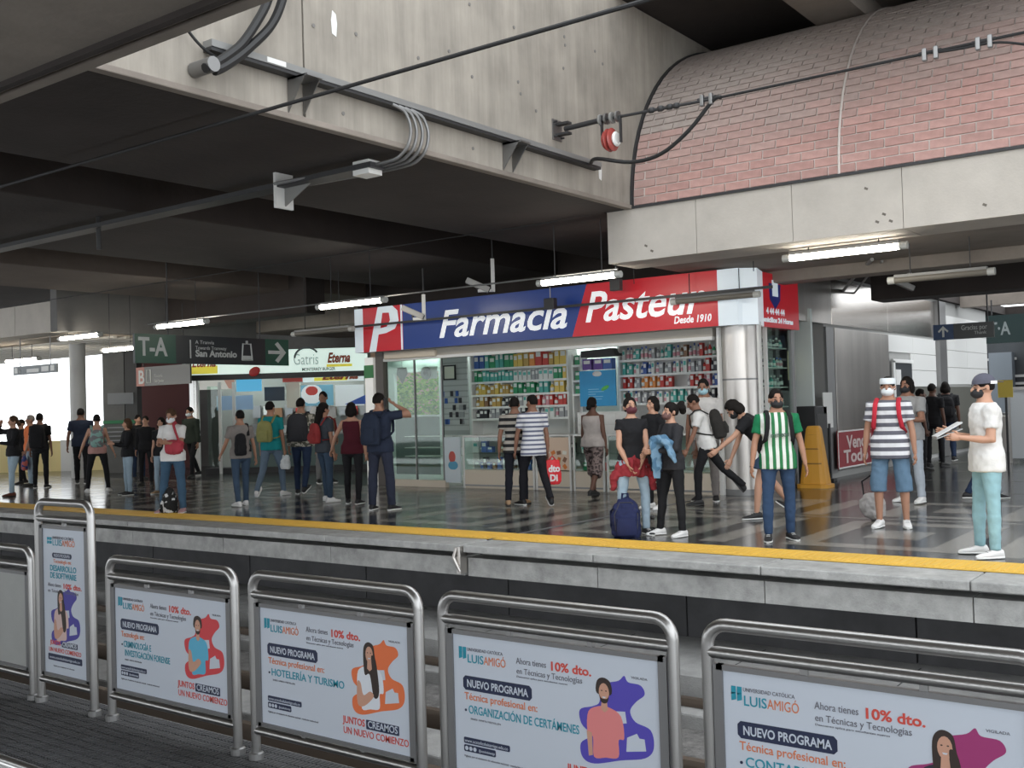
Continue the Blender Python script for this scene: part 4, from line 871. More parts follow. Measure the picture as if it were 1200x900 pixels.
# ============================================================ HANGING LAMPS
ODL = ['first', 'second', 'third', 'fourth', 'fifth']
def lamp(px0, py0, px1, py1, Z, lit, label, ztop, group=None):
    p, q = at(px0, py0, Z=Z), at(px1, py1, Z=Z); y = (p.y + q.y) / 2; L = min(q.x - p.x, 1.75)
    t = thing('tube_lamp', label, 'lamp', ((p.x + q.x) / 2, y, Z), 0, group)
    m = MB(); m.pipe([(-L/2, 0, 0), (-L/2 + .03, 0, 0), (L/2 - .03, 0, 0), (L/2, 0, 0)], [.02, .05, .05, .02], 14); m.build('diffuser', TUBE if lit else mat('unlit_diffuser', (.16, .145, .12), .5), t, smooth=True)
    MB().span((-L/2 + .05, -.045, .035), (L/2 - .05, .045, .075)).build('housing', GREYP, t)
    for s in (-1, 1):
        m = MB(); m.pipe([(s * L/2 * .93, 0, 0), (s * (L/2 + .05), 0, 0)], .055, 12); m.build('end_cap', mat('cap_glass', (.5, .5, .47), .3), t, smooth=True)
        if ztop > Z + .08: m = MB(); m.pipe([(s * L * .3, 0, .07), (s * L * .3, 0, ztop - Z)], .008, 6); m.build('hanger_rod', DARK, t)
    return t
G1 = 'lit tube lamps over the platform edge'
lamp(626, 331, 731, 322.5, 3.6, True, 'lit tube lamp in front of the pharmacy sign above Farmacia', 4.5, G1)
lamp(918, 302, 1062, 288.5, 3.62, True, 'large lit tube lamp under the pale beam at the right', 3.75, G1)
lamp(372, 360, 452, 351.5, 3.6, True, 'lit tube lamp left of the red and white P logo', 5.4, G1)
lamp(181, 384, 245, 375.5, 3.6, True, 'lit tube lamp above the green tram sign', 4.5, G1)
lamp(68, 397.5, 120, 391.5, 3.6, True, 'lit tube lamp at the left, above the low round pillar', 3.72, G1)
G2 = 'unlit tube lamps of the second row'
lamp(795, 354.5, 882, 344, 3.3, False, 'unlit tube lamp on the dark rail in front of the end of Pasteur', 3.75, G2)
lamp(1043, 328.5, 1163, 318.5, 3.3, False, 'unlit tube lamp on the ceiling right of the lit one', 3.84, G2)
lamp(345, 392, 412, 385, 3.3, False, 'unlit tube lamp below the lit one, left of the P logo', 5.45, G2)
lamp(122, 411, 160, 407, 3.3, True, 'short lit lamp half hidden by the left edge of the tram sign', 5.45, G1)
lamp(8, 425, 45, 419, 3.3, True, 'lit lamp at the far left over the small hanging sign', 3.76, G1)
def wire(name, pts, r, label, cat='cable', m=BLACK, **k):
    P = [Vector(p) for p in pts]
    if 3 < len(P) < 12:
        Q = []
        for i in range(len(P) - 1):
            p0, p1, p2, p3 = P[max(i-1, 0)], P[i], P[i+1], P[min(i+2, len(P)-1)]
            for j_ in range(5): t_ = j_ / 5; Q.append(.5 * (2*p1 + (p2-p0)*t_ + (2*p0-5*p1+4*p2-p3)*t_*t_ + (3*p1-p0-3*p2+p3)*t_**3))
        P = Q + [P[-1]]
    o = MB(); o.pipe(P, r, 8); o = o.build(name, m, smooth=True); return tag(o, label, cat, **k)
# rails carrying the lamps
yr = at(841, 348, Z=3.30).y
p, q = at(345, 391, Y=yr - .0), at(905, 333, Y=yr)
o = MB().span((p.x, yr - .02, p.z - .0), (q.x, yr + .02, p.z + .045)).build('lamp_rail', DARK); tag(o, 'thin dark rail running across the pharmacy sign lettering', 'rail')
for k, (px, py, w) in enumerate(((645, 356, .22), (722, 334, .2))):
    p = at(px, py, Y=yr - .1); t = thing('junction_box', 'small dark junction box in front of the sign, %s' % ('left one' if k == 0 else 'right one'), 'box', (p.x, yr - .1, p.z - .1)); MB().span((-w/2, -.06, 0), (w/2, .06, .2)).build('box_body', DARK, t, bevel=.01); m = MB(); m.pipe([(0, 0, .2), (0, 0, .42)], .01, 6); m.build('stem', STEEL_D, t)
for x in (p.x + .3, p.x + 2.5): wire('rail_rod', [(x, yr, p.z), (x, yr, 5.46)], .008, 'thin rod holding the dark lamp rail, %s one' % ('left' if x < p.x + 1 else 'right'), 'rod')
p, q = at(148, 377, Z=3.75), at(625, 326, Z=3.75)
wire('conduit_rod', [(p.x, 14.3, 3.72), (-8.5, 14.3, 3.72)], .016, 'long thin grey conduit carrying the lit lamps on the left', 'conduit', STEEL_D)
# ============================================================ SIGNS
SGD = mat('sign_dark', (0.018, 0.022, 0.022), 0.35); SGN = mat('sign_green', (0.012, 0.075, 0.045), 0.35); LTG = mat('sign_lettering', (0.50, 0.52, 0.50), 0.5)
TXP = -17.2
def ty(px, py): p = at(px, py, X=TXP); return p.y, p.z
y0, y1 = ty(158, 410)[0], ty(338, 410)[0]; z1 = (ty(158, 391)[1] + ty(338, 398)[1]) / 2; z0 = (ty(160, 427)[1] + ty(338, 427)[1]) / 2
ts = thing('tram_sign', 'dark hanging sign with T-A, a tram pictogram and San Antonio', 'sign', (TXP, y0, z0)); SL, SHt = y1 - y0, z1 - z0
MB().span((-.06, 0, 0), (0, SL, SHt)).build('board', SGD, ts); MB().span((0, 0, 0), (.004, SL * .24, SHt)).build('green_end', SGN, ts); MB().span((0, SL * .83, 0), (.004, SL, SHt)).build('green_end', SGN, ts)
def tt(s, f, zf, size, wd, **k): text('lettering', s, size, (.006, f * SL, zf * SHt), (0,1,0), (0,0,1), LTG, ts, width=wd * SL, **k)
tt('T-A', .02, .27, .48, .17, bold=.012); tt('A Tranvía', .36, .72, .10, .12); tt('Towards Tramway', .36, .52, .10, .20); tt('San Antonio', .36, .27, .18, .27, bold=.006)
MB().span((.004, SL * .325, SHt * .2), (.008, SL * .333, SHt * .85)).build('divider', LTG, ts)
def outline(nm, pts, wd, par, x, m): 
    q = MB(); P = [Vector((x, a, b)) for a, b in pts]
    q.pipe(P + [P[0]], wd, 4); q.build(nm, m, par)
cy = SL * .70
outline('tram_pictogram', [(cy - .13, .18*SHt), (cy + .13, .18*SHt), (cy + .10, .78*SHt), (cy - .10, .78*SHt)], .016, ts, .006, LTG)
MB().span((.004, cy - .13, .18*SHt), (.008, cy + .13, .34*SHt)).build('tram_front', LTG, ts); MB().span((.004, cy - .03, .78*SHt), (.008, cy + .03, .9*SHt)).build('tram_pantograph', LTG, ts)
q = MB(); ay = SL * .915; 
q.prism([(-.24,-.035),(.08,-.035),(-.06,-.17),(.02,-.22),(.24,0),(.02,.22),(-.06,.17),(.08,.035),(-.24,.035)], (.004, ay, SHt * .5), (0,1,0), (0,0,1), (.004,0,0)); q.build('arrow', LTG, ts)
for f in (.2, .8): q = MB(); q.pipe([(-.03, SL * f, SHt), (-.03, SL * f, 4.6 - z0)], .011, 8); q.build('hanger', DARK, ts)
# B sign
BY = 16.6; p0, p1 = at(160, 453, Y=BY), at(223, 449, Y=BY); zt_ = at(160, 431, Y=BY).z
bs = thing('line_sign', 'smaller grey hanging sign with a salmon B square below the tram sign', 'sign', (p0.x, BY, p0.z)); w_, h_ = p1.x - p0.x, zt_ - p0.z
MB().span((0, 0, 0), (w_, .05, h_)).build('board', mat('sign_grey', (.11, .11, .105), .4), bs); MB().span((0, -.004, 0), (.36, 0, h_)).build('salmon_square', mat('salmon', (.36, .13, .09), .4), bs)
text('lettering', 'B', h_ * 1.0, (.09, -.008, .07), (1,0,0), (0,0,1), LTG, bs, bold=.01); text('lettering', 'Towards', .10, (.80, -.006, .22), (1,0,0), (0,0,1), LTG, bs); text('lettering', 'San Javier', .11, (.80, -.006, .08), (1,0,0), (0,0,1), LTG, bs)
outline_b = MB(); outline_b.pipe([(.47,-.008,.08),(.66,-.008,.08),(.64,-.008,h_-.08),(.49,-.008,h_-.08),(.47,-.008,.08)], .012, 4); outline_b.build('train_pictogram', LTG, bs)
for x in (.3, w_ - .3): q = MB(); q.pipe([(x, .025, h_), (x, .025, 4.5 - p0.z)], .015, 6); q.build('hanger', DARK, bs)
# small sign far left
p0, p1 = at(17, 440, Z=2.8), at(65, 436, Z=2.8); yy = (p0.y + p1.y) / 2; zz = at(40, 428, Y=yy).z - 2.8
ss = thing('small_hanging_sign', 'small grey hanging sign with white plates at the far left', 'sign', (p0.x, yy, 2.8)); w_ = p1.x - p0.x
MB().span((0, 0, 0), (w_, .05, zz)).build('board', mat('sign_steel', (.16, .18, .19), .4), ss)
for a, b, c_ in ((.03, .10, .85), (.32, .60, .62), (.66, .82, .8), (.87, .95, .85)): MB().span((w_ * a, -.005, zz * .2), (w_ * b, 0, zz * c_)).build('white_plate', WHITEP, ss)
text('lettering', 'A', zz * .6, (w_ * .14, -.006, zz * .25), (1,0,0), (0,0,1), LTG, ss)
for f in (.15, .85): q = MB(); q.pipe([(w_ * f, .025, zz), (w_ * f, .025, 3.82 - 2.75)], .015, 6); q.build('hanger', STEEL_D, ss)
# T-A sign at the right edge and thanks sign
p0, p1 = at(1156, 403, Z=2.9), at(1202, 402, Z=2.9)
ys = p0.y; zb_ = 2.9; zt_ = at(1160, 370, Y=ys).z
rs_ = thing('right_tram_sign', 'dark hanging sign reading T-A cut off by the right edge', 'sign', (p0.x, ys, zb_)); MB().span((0, 0, 0), (2.2, .06, zt_ - zb_)).build('board', SGD, rs_); MB().span((0, -.004, 0), (.95, 0, zt_ - zb_)).build('green_end', mat('sign_deep_green', (.012, .03, .03), .35), rs_)
text('lettering', 'T·A', .48, (.08, -.008, .22), (1,0,0), (0,0,1), mat('dim_letter', (.22, .25, .25), .5), rs_, bold=.01, width=at(1185, 400, Y=ys).x - at(1160, 400, Y=ys).x)
q = MB(); q.pipe([(.15, .03, zt_ - zb_), (.15, .03, 4.05 - zb_)], .02, 6); q.build('hanger', DARK, rs_)
ys = 22.0; p0, p1 = at(1094, 399, Y=ys), at(1165, 393, Y=ys); zt_ = at(1094, 381, Y=ys).z
gs = thing('thanks_sign', 'dark sign with a blue arrow square and Gracias por', 'sign', (p0.x, ys, p0.z)); w_, h_ = p1.x - p0.x, zt_ - p0.z
MB().span((0, 0, 0), (w_, .05, h_)).build('board', SGD, gs); MB().span((0, -.004, 0), (w_ * .34, 0, h_)).build('blue_square', mat('sign_navy', (.01, .04, .11), .4), gs)
q = MB(); q.prism([(-.02,-.10),(.02,-.10),(.02,.05),(.08,-.01),(.10,.02),(0,.12),(-.10,.02),(-.08,-.01),(-.02,.05)], (w_ * .17, -.006, h_ * .5), (1,0,0), (0,0,1), (0,-.004,0)); q.build('arrow', LTG, gs)
text('lettering', 'Gracias por', .14, (w_ * .47, -.006, h_ * .55), (1,0,0), (0,0,1), LTG, gs, width=w_ * .42); text('lettering', 'Thank', .09, (w_ * .68, -.006, h_ * .25), (1,0,0), (0,0,1), LTG, gs)
for f in (.1, .9): q = MB(); q.pipe([(w_ * f, .025, h_), (w_ * f, .025, 3.55 - p0.z)], .015, 6); q.build('hanger', DARK, gs)
# sale banner, standing notice, caution column
a, b = at(983, 550, X=SX + .1), at(1050, 540, X=SX + .1); za = .18; zt_ = at(983, 505, X=SX + .1).z
sb = thing('sale_banner', 'dark red banner reading Vendido Todo por fixed low on the steel panel', 'banner', (SX + .1, a.y, za)); w_, h_ = b.y - a.y, zt_ - za
MB().span((-.02, 0, 0), (0, w_, h_)).build('banner_sheet', mat('banner_red', (.30, .035, .045), .5), sb)
for q0, q1 in (((0, 0, 0), (.006, w_, .03)), ((0, 0, h_ - .03), (.006, w_, h_)), ((0, 0, 0), (.006, .03, h_)), ((0, w_ - .03, 0), (.006, w_, h_))): MB().span(q0, q1).build('banner_border', WHITEP, sb)
BL_ = mat('banner_letter', (.62, .52, .50), .5)
text('lettering', 'Vendido', .36, (.006, .5, h_ * .52), (0,1,0), (0,0,1), BL_, sb, bold=.01, width=w_ * .5); text('lettering', 'Todo por', .36, (.006, .3, h_ * .14), (0,1,0), (0,0,1), BL_, sb, bold=.01, width=w_ * .72)
p = at(956, 571, Z=0)
cc = thing('caution_column', 'tall tapered orange yellow caution cone behind the green striped jersey', 'cone', (p.x, p.y, 0))
OY = mat('caution_yellow', (.62, .30, .03), .5)
q = MB(); q.loft([(0,0,0,.30,.26),(0,0,.06,.30,.26),(0,0,.07,.25,.2),(0,0,1.05,.13,.10),(0,0,1.1,.10,.08)], 16, ex=4); q.build('cone_body', OY, cc)
for z in (.42, .68, .94): q = MB(); q.loft([(0,0,z,.255-.12*z,.21-.105*z),(0,0,z+.025,.252-.12*z,.207-.105*z)], 16, ex=4); q.build('ring_groove', mat('caution_dark', (.25, .12, .02), .6), cc)
ns_ = thing('standing_notice', 'pale paper notice on a dark stand beside the steel panel', 'notice stand', (at(966, 560, X=-7.25).x, 19.9, 0))
for a_, b_, m_ in (((-.1, -.1, 0), (.1, .1, .05), DARK), ((-.03, -.03, .05), (.03, .03, 1.1), DARK), ((-.02, -.22, 1.02), (.0, .26, 1.7), WHITEP)): MB().span(a_, b_).build('paper_sheet' if m_ is WHITEP else 'stand_part', m_, ns_)
bx_ = thing('dark_cabinet', 'black cabinet standing in the recess beside the notice', 'cabinet', (SX - .05, 19.55, 0)); MB().span((-.2, -.3, 0), (.2, .3, 1.45)).build('body', DARK, bx_, bevel=.02); MB().span((.2, -.26, .1), (.21, .26, 1.3)).build('door', mat('cab_grey', (.06,.06,.06), .4), bx_)
# security cameras
def cctv(px, py_top, py_bot, px_cam, py_cam, D, label):
    p = atd(px, py_bot, D); zt2 = atd(px, py_top, D).z; t = thing('security_camera', label, 'camera', (p.x, p.y, p.z), math.atan2(RGT.y, RGT.x))
    hh = zt2 - p.z; sx = 1 if px_cam > px else -1; dx = (px_cam - px) / FPX * D; dz = atd(px_cam, py_cam, D).z - p.z
    MB().span((-.035, -.03, 0), (.035, .03, hh)).build('bracket_post', OFFW, t); MB().span((min(0, dx), -.03, 0), (max(0, dx), .03, .05)).build('bracket_arm', OFFW, t)
    MB().box((dx, 0, dz), (.46, .13, .11), Matrix.Rotation(.45 * 1, 3, 'Y')).build('camera_housing', mat('cctv_grey', (.42, .41, .39), .4), t, bevel=.015)
    m = MB(); m.pipe([(dx, 0, .05), (dx, 0, dz)], .025, 8); m.build('swivel', DARK, t)
    r3 = Matrix.Rotation(.45, 3, 'Y'); c3 = Vector((dx, 0, dz)) + r3 @ Vector((.235 * 1, 0, 0)); MB().box(c3, (.02, .10, .08), r3).build('lens_window', BLACK, t)
    if zt2 < 4.4: m = MB(); m.pipe([(0, 0, hh), (0, 0, hh + .5)], .015, 6); m.build('drop_rod', DARK, t)
cctv(497, 345, 375, 484, 366, 20.3, 'grey security camera hanging before the left of the blue sign')
cctv(578, 303, 342, 560, 334, 19.5, 'grey security camera hanging above Farmacia, the higher of the two')
cctv(1066, 303, 330, 1058, 333, 21, 'small dark security camera under the right ceiling')

# ============================================================ WALL TRAY, PIPES, CABLES
t = thing('cable_tray', 'steel cable tray running along the foot of the tall concrete wall', 'cable tray', (-7.93, 6.1, 5.0))
A = at(243, 60, X=-7.93); B = at(700, 186, X=-7.93)
def wl_(a, b): return MB().span(local(t, a), local(t, b))
wl_((-7.99, A.y, 4.99), (-7.86, B.y, 5.055)).build('tray_box', mat('galvanised', (.26, .26, .255), .5, .3), t); wl_((-7.99, A.y, 4.955), (-7.87, B.y, 4.99)).build('tray_shadow_gap', DARK, t)
wl_((-7.87, at(310, 80, X=-7.9).y, 5.0), (-7.855, at(332, 88, X=-7.9).y, 5.05)).build('clean_patch', WHITEP, t)
for px, py in ((340, 98), (592, 172)):
    p = at(px, py, X=-7.95); m = MB(); m.prism([(0, 0), (.26, 0), (0, -.34)], local(t, (-7.99, p.y, 4.95)), (1,0,0), (0,0,1), (0, .012, 0)); m.build('bracket_gusset', STEEL_D, t); m = MB(); m.prism([(0, 0), (.26, 0), (0, -.34)], local(t, (-7.99, p.y + .2, 4.95)), (1,0,0), (0,0,1), (0, .012, 0)); m.build('bracket_gusset', STEEL_D, t)
    wl_((-7.99, p.y, 4.93), (-7.7, p.y + .21, 4.95)).build('bracket_plate', STEEL_D, t)
# curved pipes going under the soffit and the arm tray
for k in range(4):
    yb_ = at(462 + 7 * k, 140, X=-7.9).y
    wire('bent_conduit', [(-7.88, yb_ - .05, 4.97), (-7.84, yb_ + .12, 4.9), (-7.84, yb_ + .2, 4.7), (-7.95, yb_ + .18, 4.48), (-8.3, yb_ + .12, 4.40), (-9.9, yb_ - .0, 4.40)], .02, 'grey conduit bending from the tray under the soffit, %s of four' % ODL[k], 'conduit', STEEL_D, group='bent conduits')
yb_ = at(475, 190, Z=4.36).y
ct = thing('ceiling_tray', 'dark cable tray hanging under the sooty ceiling', 'cable tray', (-8.3, yb_, 4.36))
MB().span((-14.6, -.12, 0), (0, .12, .06)).build('tray_body', DARK, ct); MB().span((-1.62, -.14, -.25), (-1.58, .14, .2)).build('end_plate', OFFW, ct)
m = MB(); m.prism([(0, 0), (.45, 0), (0, -.22)], (-1.58, 0, -.0), (1,0,0), (0,0,1), (0, .02, 0)); m.build('gusset', GREYP, ct)
MB().span((-.3, -.1, -.06), (-.05, .12, .1)).build('steel_clamp', OFFW, ct)
for x in (-5.6, -10.5): m = MB(); m.pipe([(x, 0, -.3), (x, 0, 1.0)], .035, 8); m.build('hanger_rod', DARK, ct)
# thick cable from above
pts = [at(px, py, X=-7.75) for px, py in ((322, -30), (313, 5), (300, 30), (283, 52), (266, 66), (250, 76), (240, 80))]
for k in range(2):
    wire('thick_cable', [p + Vector((0, .1 * k, -.0 * k)) + (Vector((0, .06*k, .02)) if i < 3 else Vector((0,0,0))) for i, p in enumerate(pts)], .045, 'thick black cable hanging from above to the wall tray, %s strand' % ('left' if k == 0 else 'right'), group='thick black cables')
o = MB(); p = at(241, 78, X=-7.82); o.pipe([(-7.99, p.y, p.z), (-7.7, p.y, p.z)], .07, 16); o = o.build('cable_gland', STEEL_D, smooth=True); tag(o, 'round pale cable gland at the wall end of the thick cables', 'fitting')
wire('thin_cable', [at(px, py, X=-7.9) for px, py in ((205, 10), (222, 38), (240, 58), (262, 72))], .014, 'thin black cable running down the wall beside the thick cables')
# catenary wires
def sag(p, q, s, n=12): return [p.lerp(q, k / n) + Vector((0, 0, -s * 4 * (k / n) * (1 - k / n))) for k in range(n + 1)]
p, q = at(0, 217, Z=4.35), at(770, 0, Z=4.35); ym = (p.y + q.y) / 2
wire('catenary_wire', [Vector((-30, ym, 4.35)), Vector((8, ym, 4.35))], .018, 'dark overhead wire crossing the whole picture from lower left to the top')
p = at(460, 289, Z=4.3); wire('thin_wire', [Vector((-30, p.y, 4.3)), Vector((-8.6, p.y, 4.3))], .009, 'thin dark wire under the sooty ceiling above the lamps')
# insulator assembly: wall bracket, rod, discs, wire over the second track
W0 = at(652, 153, X=-8); Wy, Wz = W0.y, W0.z
ia = thing('wall_insulator', 'wall bracket with rod and red disc insulator holding the overhead wire', 'insulator', (-8, Wy, Wz))
MB().span((0, -.11, -.14), (.02, .11, .14)).build('base_plate', STEEL_D, ia)
for z in (-.07, .07): MB().span((.02, -.05, z - .015), (.22, .05, z + .015)).build('clevis_plate', DARK, ia)
for y in (-.08, .08):
    for z in (-.1, .1): m = MB(); m.pipe([(.02, y, z), (.07, y, z)], .014, 6); m.build('bolt', DARK, ia)
def ax(px, py): p = at(px, py, Y=Wy); return Vector((p.x + 8, 0, p.z - Wz))
r0, r1, r2, r3_ = ax(662, 151), ax(703, 141), ax(727, 136), ax(835, 116)
m = MB(); m.pipe([r0, r1], .035, 10); m.build('strut_rod', DARK, ia, smooth=True)
for k in range(4): c_ = r1.lerp(r2, k / 3.6); m = MB(); m.pipe([c_, c_ + (r2 - r1).normalized() * .03], .075, 14); m.build('rib_disc', STEEL_D if k % 2 else GREYP, ia)
m = MB(); m.pipe([r1, r3_], .02, 8); m.build('tension_rod', DARK, ia, smooth=True)
for f in (.35, .45, .55, .62): c_ = r2.lerp(r3_, f); m = MB(); m.ball(c_, (.06, .04, .04), 8, 6); m.build('rod_joint', DARK, ia)
for px in (705, 727):
    a_ = ax(px, 140); m = MB(); m.span((a_.x - .012, -.02, a_.z - .30), (a_.x + .012, .02, a_.z + .05)); m.build('hanger_strap', DARK, ia)
c_ = ax(716, 164)
for k, (r_, dx, mm) in enumerate(((.13, -.07, 'rd'), (.155, -.03, 'rd'), (.155, .03, 'rd'), (.10, .08, 'rw'))):
    m = MB(); m.pipe([c_ + Vector((dx - .025, 0, 0)), c_ + Vector((dx, 0, 0)), c_ + Vector((dx + .025, 0, 0))], [r_ * .8, r_, r_ * .8], 20); m.build('insulator_disc', mat('insulator_red', (.36, .07, .06), .2) if mm == 'rd' else WHITEP, ia, smooth=True)
e1 = at(835, 116, Y=Wy); e2 = at(1200, 38, Y=Wy)
wire('catenary_wire', [e1, e1.lerp(e2, .5), e2, e2 + (e2 - e1) * 1.2], .017, 'dark overhead wire running right across the brick vault')
pp_ = [at(px, py, Y=Wy) for px, py in ((700, 186), (740, 190), (775, 180), (808, 152), (835, 118), (845, 114))]
wire('feeder_cable', [Vector((-7.85, B.y - .3, 5.0))] + pp_, .026, 'sagging black feeder cable from the tray to the overhead wire')
pp_ = [at(px, py, Y=Wy) for px, py in ((1090, 62), (1120, 58), (1165, 50), (1200, 52), (1240, 60))]
wire('feeder_cable', pp_, .014, 'short black jumper cable clamped below the wire at the right')
for k, (px, py) in enumerate(((1090, 63), (1153, 50), (828, 117))):
    p = at(px, py, Y=Wy); t = thing('wire_clamp', 'metal clamp on the overhead wire, %s' % ['left of the two over the brick vault', 'right of the two over the brick vault', 'at the edge of the concrete wall'][k], 'clamp', tuple(p))
    for dx in (-.06, .06): MB().box((dx, 0, 0), (.05, .06, .14)).build('clamp_jaw', STEEL_D, t, bevel=.01); 
    m = MB(); m.pipe([(-.12, 0, .02), (.12, 0, .02)], .02, 6); m.build('clamp_bolt', DARK, t)
# pipes on the right soffit
wire('soffit_pipe', [at(985, 345, Z=3.78), at(1003, 322, Z=3.78), at(1022, 304, Z=3.78)], .03, 'grey pipe bending across the brown soffit at the right', 'pipe', GREYP)
wire('soffit_pipe', [at(1000, 345, Z=3.78), at(1018, 322, Z=3.78), at(1034, 306, Z=3.78)], .02, 'thinner grey pipe beside it on the brown soffit', 'pipe', GREYP)
# turnstiles at the far right
for k, px in enumerate((1110, 1145, 1172, 1196)):
    p = at(px, 520, Y=31); p.x = -6.3 + 1.25 * k
    t = thing('turnstile', 'steel turnstile post in the right hall, %s from the left' % ODL[k], 'turnstile', (p.x, 31, 0), 0, 'turnstiles in the right hall')
    MB().span((-.12, -.5, 0), (.12, .5, 1.0)).build('cabinet', STEEL_B, t, bevel=.03); MB().span((-.12, -.51, 1.0), (.12, .5, 1.06)).build('top_cover', STEEL_D, t); MB().span((.12, -.05, .25), (.6, -.03, .95)).build('glass_flap', GLASS, t)
p = at(1178, 520, Y=24); gp = thing('glass_gate', 'bright glass and steel gate panel near the right edge', 'gate', (at(1188, 500, Y=26).x, 26, 0))
for a_, b_, m_, n_ in (((-.05, 0, .1), (.85, .02, 1.65), mat('frosted', (.55, .58, .6), .3), 'frosted_pane'), ((-.10, -.03, 0), (-.05, .05, 1.75), STEEL, 'gate_post'), ((.85, -.03, 0), (.9, .05, 1.75), STEEL, 'gate_post'), ((-.05, -.03, 1.65), (.85, .05, 1.72), STEEL, 'gate_rail')): MB().span(a_, b_).build(n_, m_, gp)
p = at(1142, 480, Y=23); yn = thing('yellow_notice', 'small yellow notice board on a post behind the man in the cap', 'notice', (at(1179, 475, Y=23).x, 23, 0))
MB().span((-.14, -.02, 1.5), (.14, .0, 1.85)).build('yellow_board', mat('notice_yellow', (.6, .45, .06), .5), yn); MB().span((-.02, 0, 0), (.02, .03, 1.6)).build('post', DARK, yn)
# ============================================================ PEOPLE
def bake(mb, voxel, it=3, wr=0.0, seed=0, fac=0.55):
    me = bpy.data.meshes.new('b'); me.from_pydata(mb.v, [], mb.f)
    bm = bmesh.new(); bm.from_mesh(me); bmesh.ops.recalc_face_normals(bm, faces=bm.faces); bm.to_mesh(me); bm.free()
    o = bpy.data.objects.new('b', me); bake_sc.collection.objects.link(o)
    r = o.modifiers.new('r', 'REMESH'); r.mode = 'VOXEL'; r.voxel_size = voxel; r.use_smooth_shade = True
    if it: sm = o.modifiers.new('s', 'SMOOTH'); sm.factor = fac; sm.iterations = it
    with bpy.context.temp_override(scene=bake_sc, view_layer=bake_sc.view_layers[0]): dg = bpy.context.evaluated_depsgraph_get()
    out = bpy.data.meshes.new_from_object(o.evaluated_get(dg), depsgraph=dg)
    bpy.data.objects.remove(o); bpy.data.meshes.remove(me)
    if wr:
        off = Vector((seed * 3.1, seed * 1.7, 0)); ns = [v.normal.copy() for v in out.vertices]
        for v, n in zip(out.vertices, ns):
            p = Vector((v.co.x * 13 + v.co.z * 6, v.co.y * 13, v.co.z * 13 - v.co.x * 5)) + off
            v.co += n * (noise.noise(p) * wr + noise.noise(p * 2.3) * wr * .5)
    return out
def mk(name, me, m, parent):
    me.materials.clear()
    for q in (m if isinstance(m, (list, tuple)) else [m]): me.materials.append(q)
    for p in me.polygons: p.use_smooth = True
    me.name = name; o = bpy.data.objects.new(name, me); col.objects.link(o); o.parent = parent; return o
def cloth(n, c, r=.85): return mat('cloth_' + n, c, r, noise_amt=.18, noise_scale=8, bump=.25, bump_scale=60, spec=.25)
def stripes(name, ca, cb, axis=2, freq=14.0, duty=.5, sleeve=None, sx=.19):
    """striped weave: bands along one axis of the garment; optional plain sleeves beyond |x| = sx"""
    m = mat(name, ca, .85, spec=.25); N = m.node_tree.nodes; L = m.node_tree.links; b = N['Principled BSDF']
    tc = N.new('ShaderNodeTexCoord'); sp = N.new('ShaderNodeSeparateXYZ'); L.new(tc.outputs['Object'], sp.inputs[0])
    mu = N.new('ShaderNodeMath'); mu.operation = 'MULTIPLY'; mu.inputs[1].default_value = freq; L.new(sp.outputs[axis], mu.inputs[0])
    fr = N.new('ShaderNodeMath'); fr.operation = 'FRACT'; L.new(mu.outputs[0], fr.inputs[0])
    gt = N.new('ShaderNodeMath'); gt.operation = 'GREATER_THAN'; gt.inputs[1].default_value = duty; L.new(fr.outputs[0], gt.inputs[0])
    mx = N.new('ShaderNodeMix'); mx.data_type = 'RGBA'; mx.inputs[6].default_value = (*ca, 1); mx.inputs[7].default_value = (*cb, 1); L.new(gt.outputs[0], mx.inputs[0]); out = mx.outputs[2]
    if sleeve:
        ab = N.new('ShaderNodeMath'); ab.operation = 'ABSOLUTE'; L.new(sp.outputs[0], ab.inputs[0]); g2 = N.new('ShaderNodeMath'); g2.operation = 'GREATER_THAN'; g2.inputs[1].default_value = sx; L.new(ab.outputs[0], g2.inputs[0])
        m2 = N.new('ShaderNodeMix'); m2.data_type = 'RGBA'; m2.inputs[7].default_value = (*sleeve, 1); L.new(g2.outputs[0], m2.inputs[0]); L.new(out, m2.inputs[6]); out = m2.outputs[2]
    L.new(out, b.inputs['Base Color']); return m
def blotch(name, ca, cb, scale=16, lo=.48):
    m = mat(name, ca, .85, spec=.25); N = m.node_tree.nodes; L = m.node_tree.links; b = N['Principled BSDF']
    tc = N.new('ShaderNodeTexCoord'); t = N.new('ShaderNodeTexNoise'); t.inputs['Scale'].default_value = scale; t.inputs['Detail'].default_value = 1
    L.new(tc.outputs['Object'], t.inputs['Vector']); cr = N.new('ShaderNodeMapRange'); cr.inputs[1].default_value = lo; cr.inputs[2].default_value = lo + .04; L.new(t.outputs[0], cr.inputs[0])
    mx = N.new('ShaderNodeMix'); mx.data_type = 'RGBA'; mx.inputs[6].default_value = (*ca, 1); mx.inputs[7].default_value = (*cb, 1); L.new(cr.outputs[0], mx.inputs[0]); L.new(mx.outputs[2], b.inputs['Base Color']); return m
SKIN = [mat('skin_%d' % i, c, .5, spec=.35) for i, c in enumerate([(0.50, 0.28, 0.19), (0.38, 0.20, 0.13), (0.26, 0.13, 0.085), (0.13, 0.065, 0.045)])]
HAIR = mat('hair_black', (0.010, 0.008, 0.007), .75, spec=.15); HAIRB = mat('hair_brown', (0.07, 0.038, 0.022), .75, spec=.15); HAIRG = mat('hair_grey', (.22, .19, .17), .6)
SOLEW = mat('sole_white', (.75, .75, .73), .6); EYEM = mat('eye_dark', (.01, .008, .008), .3)

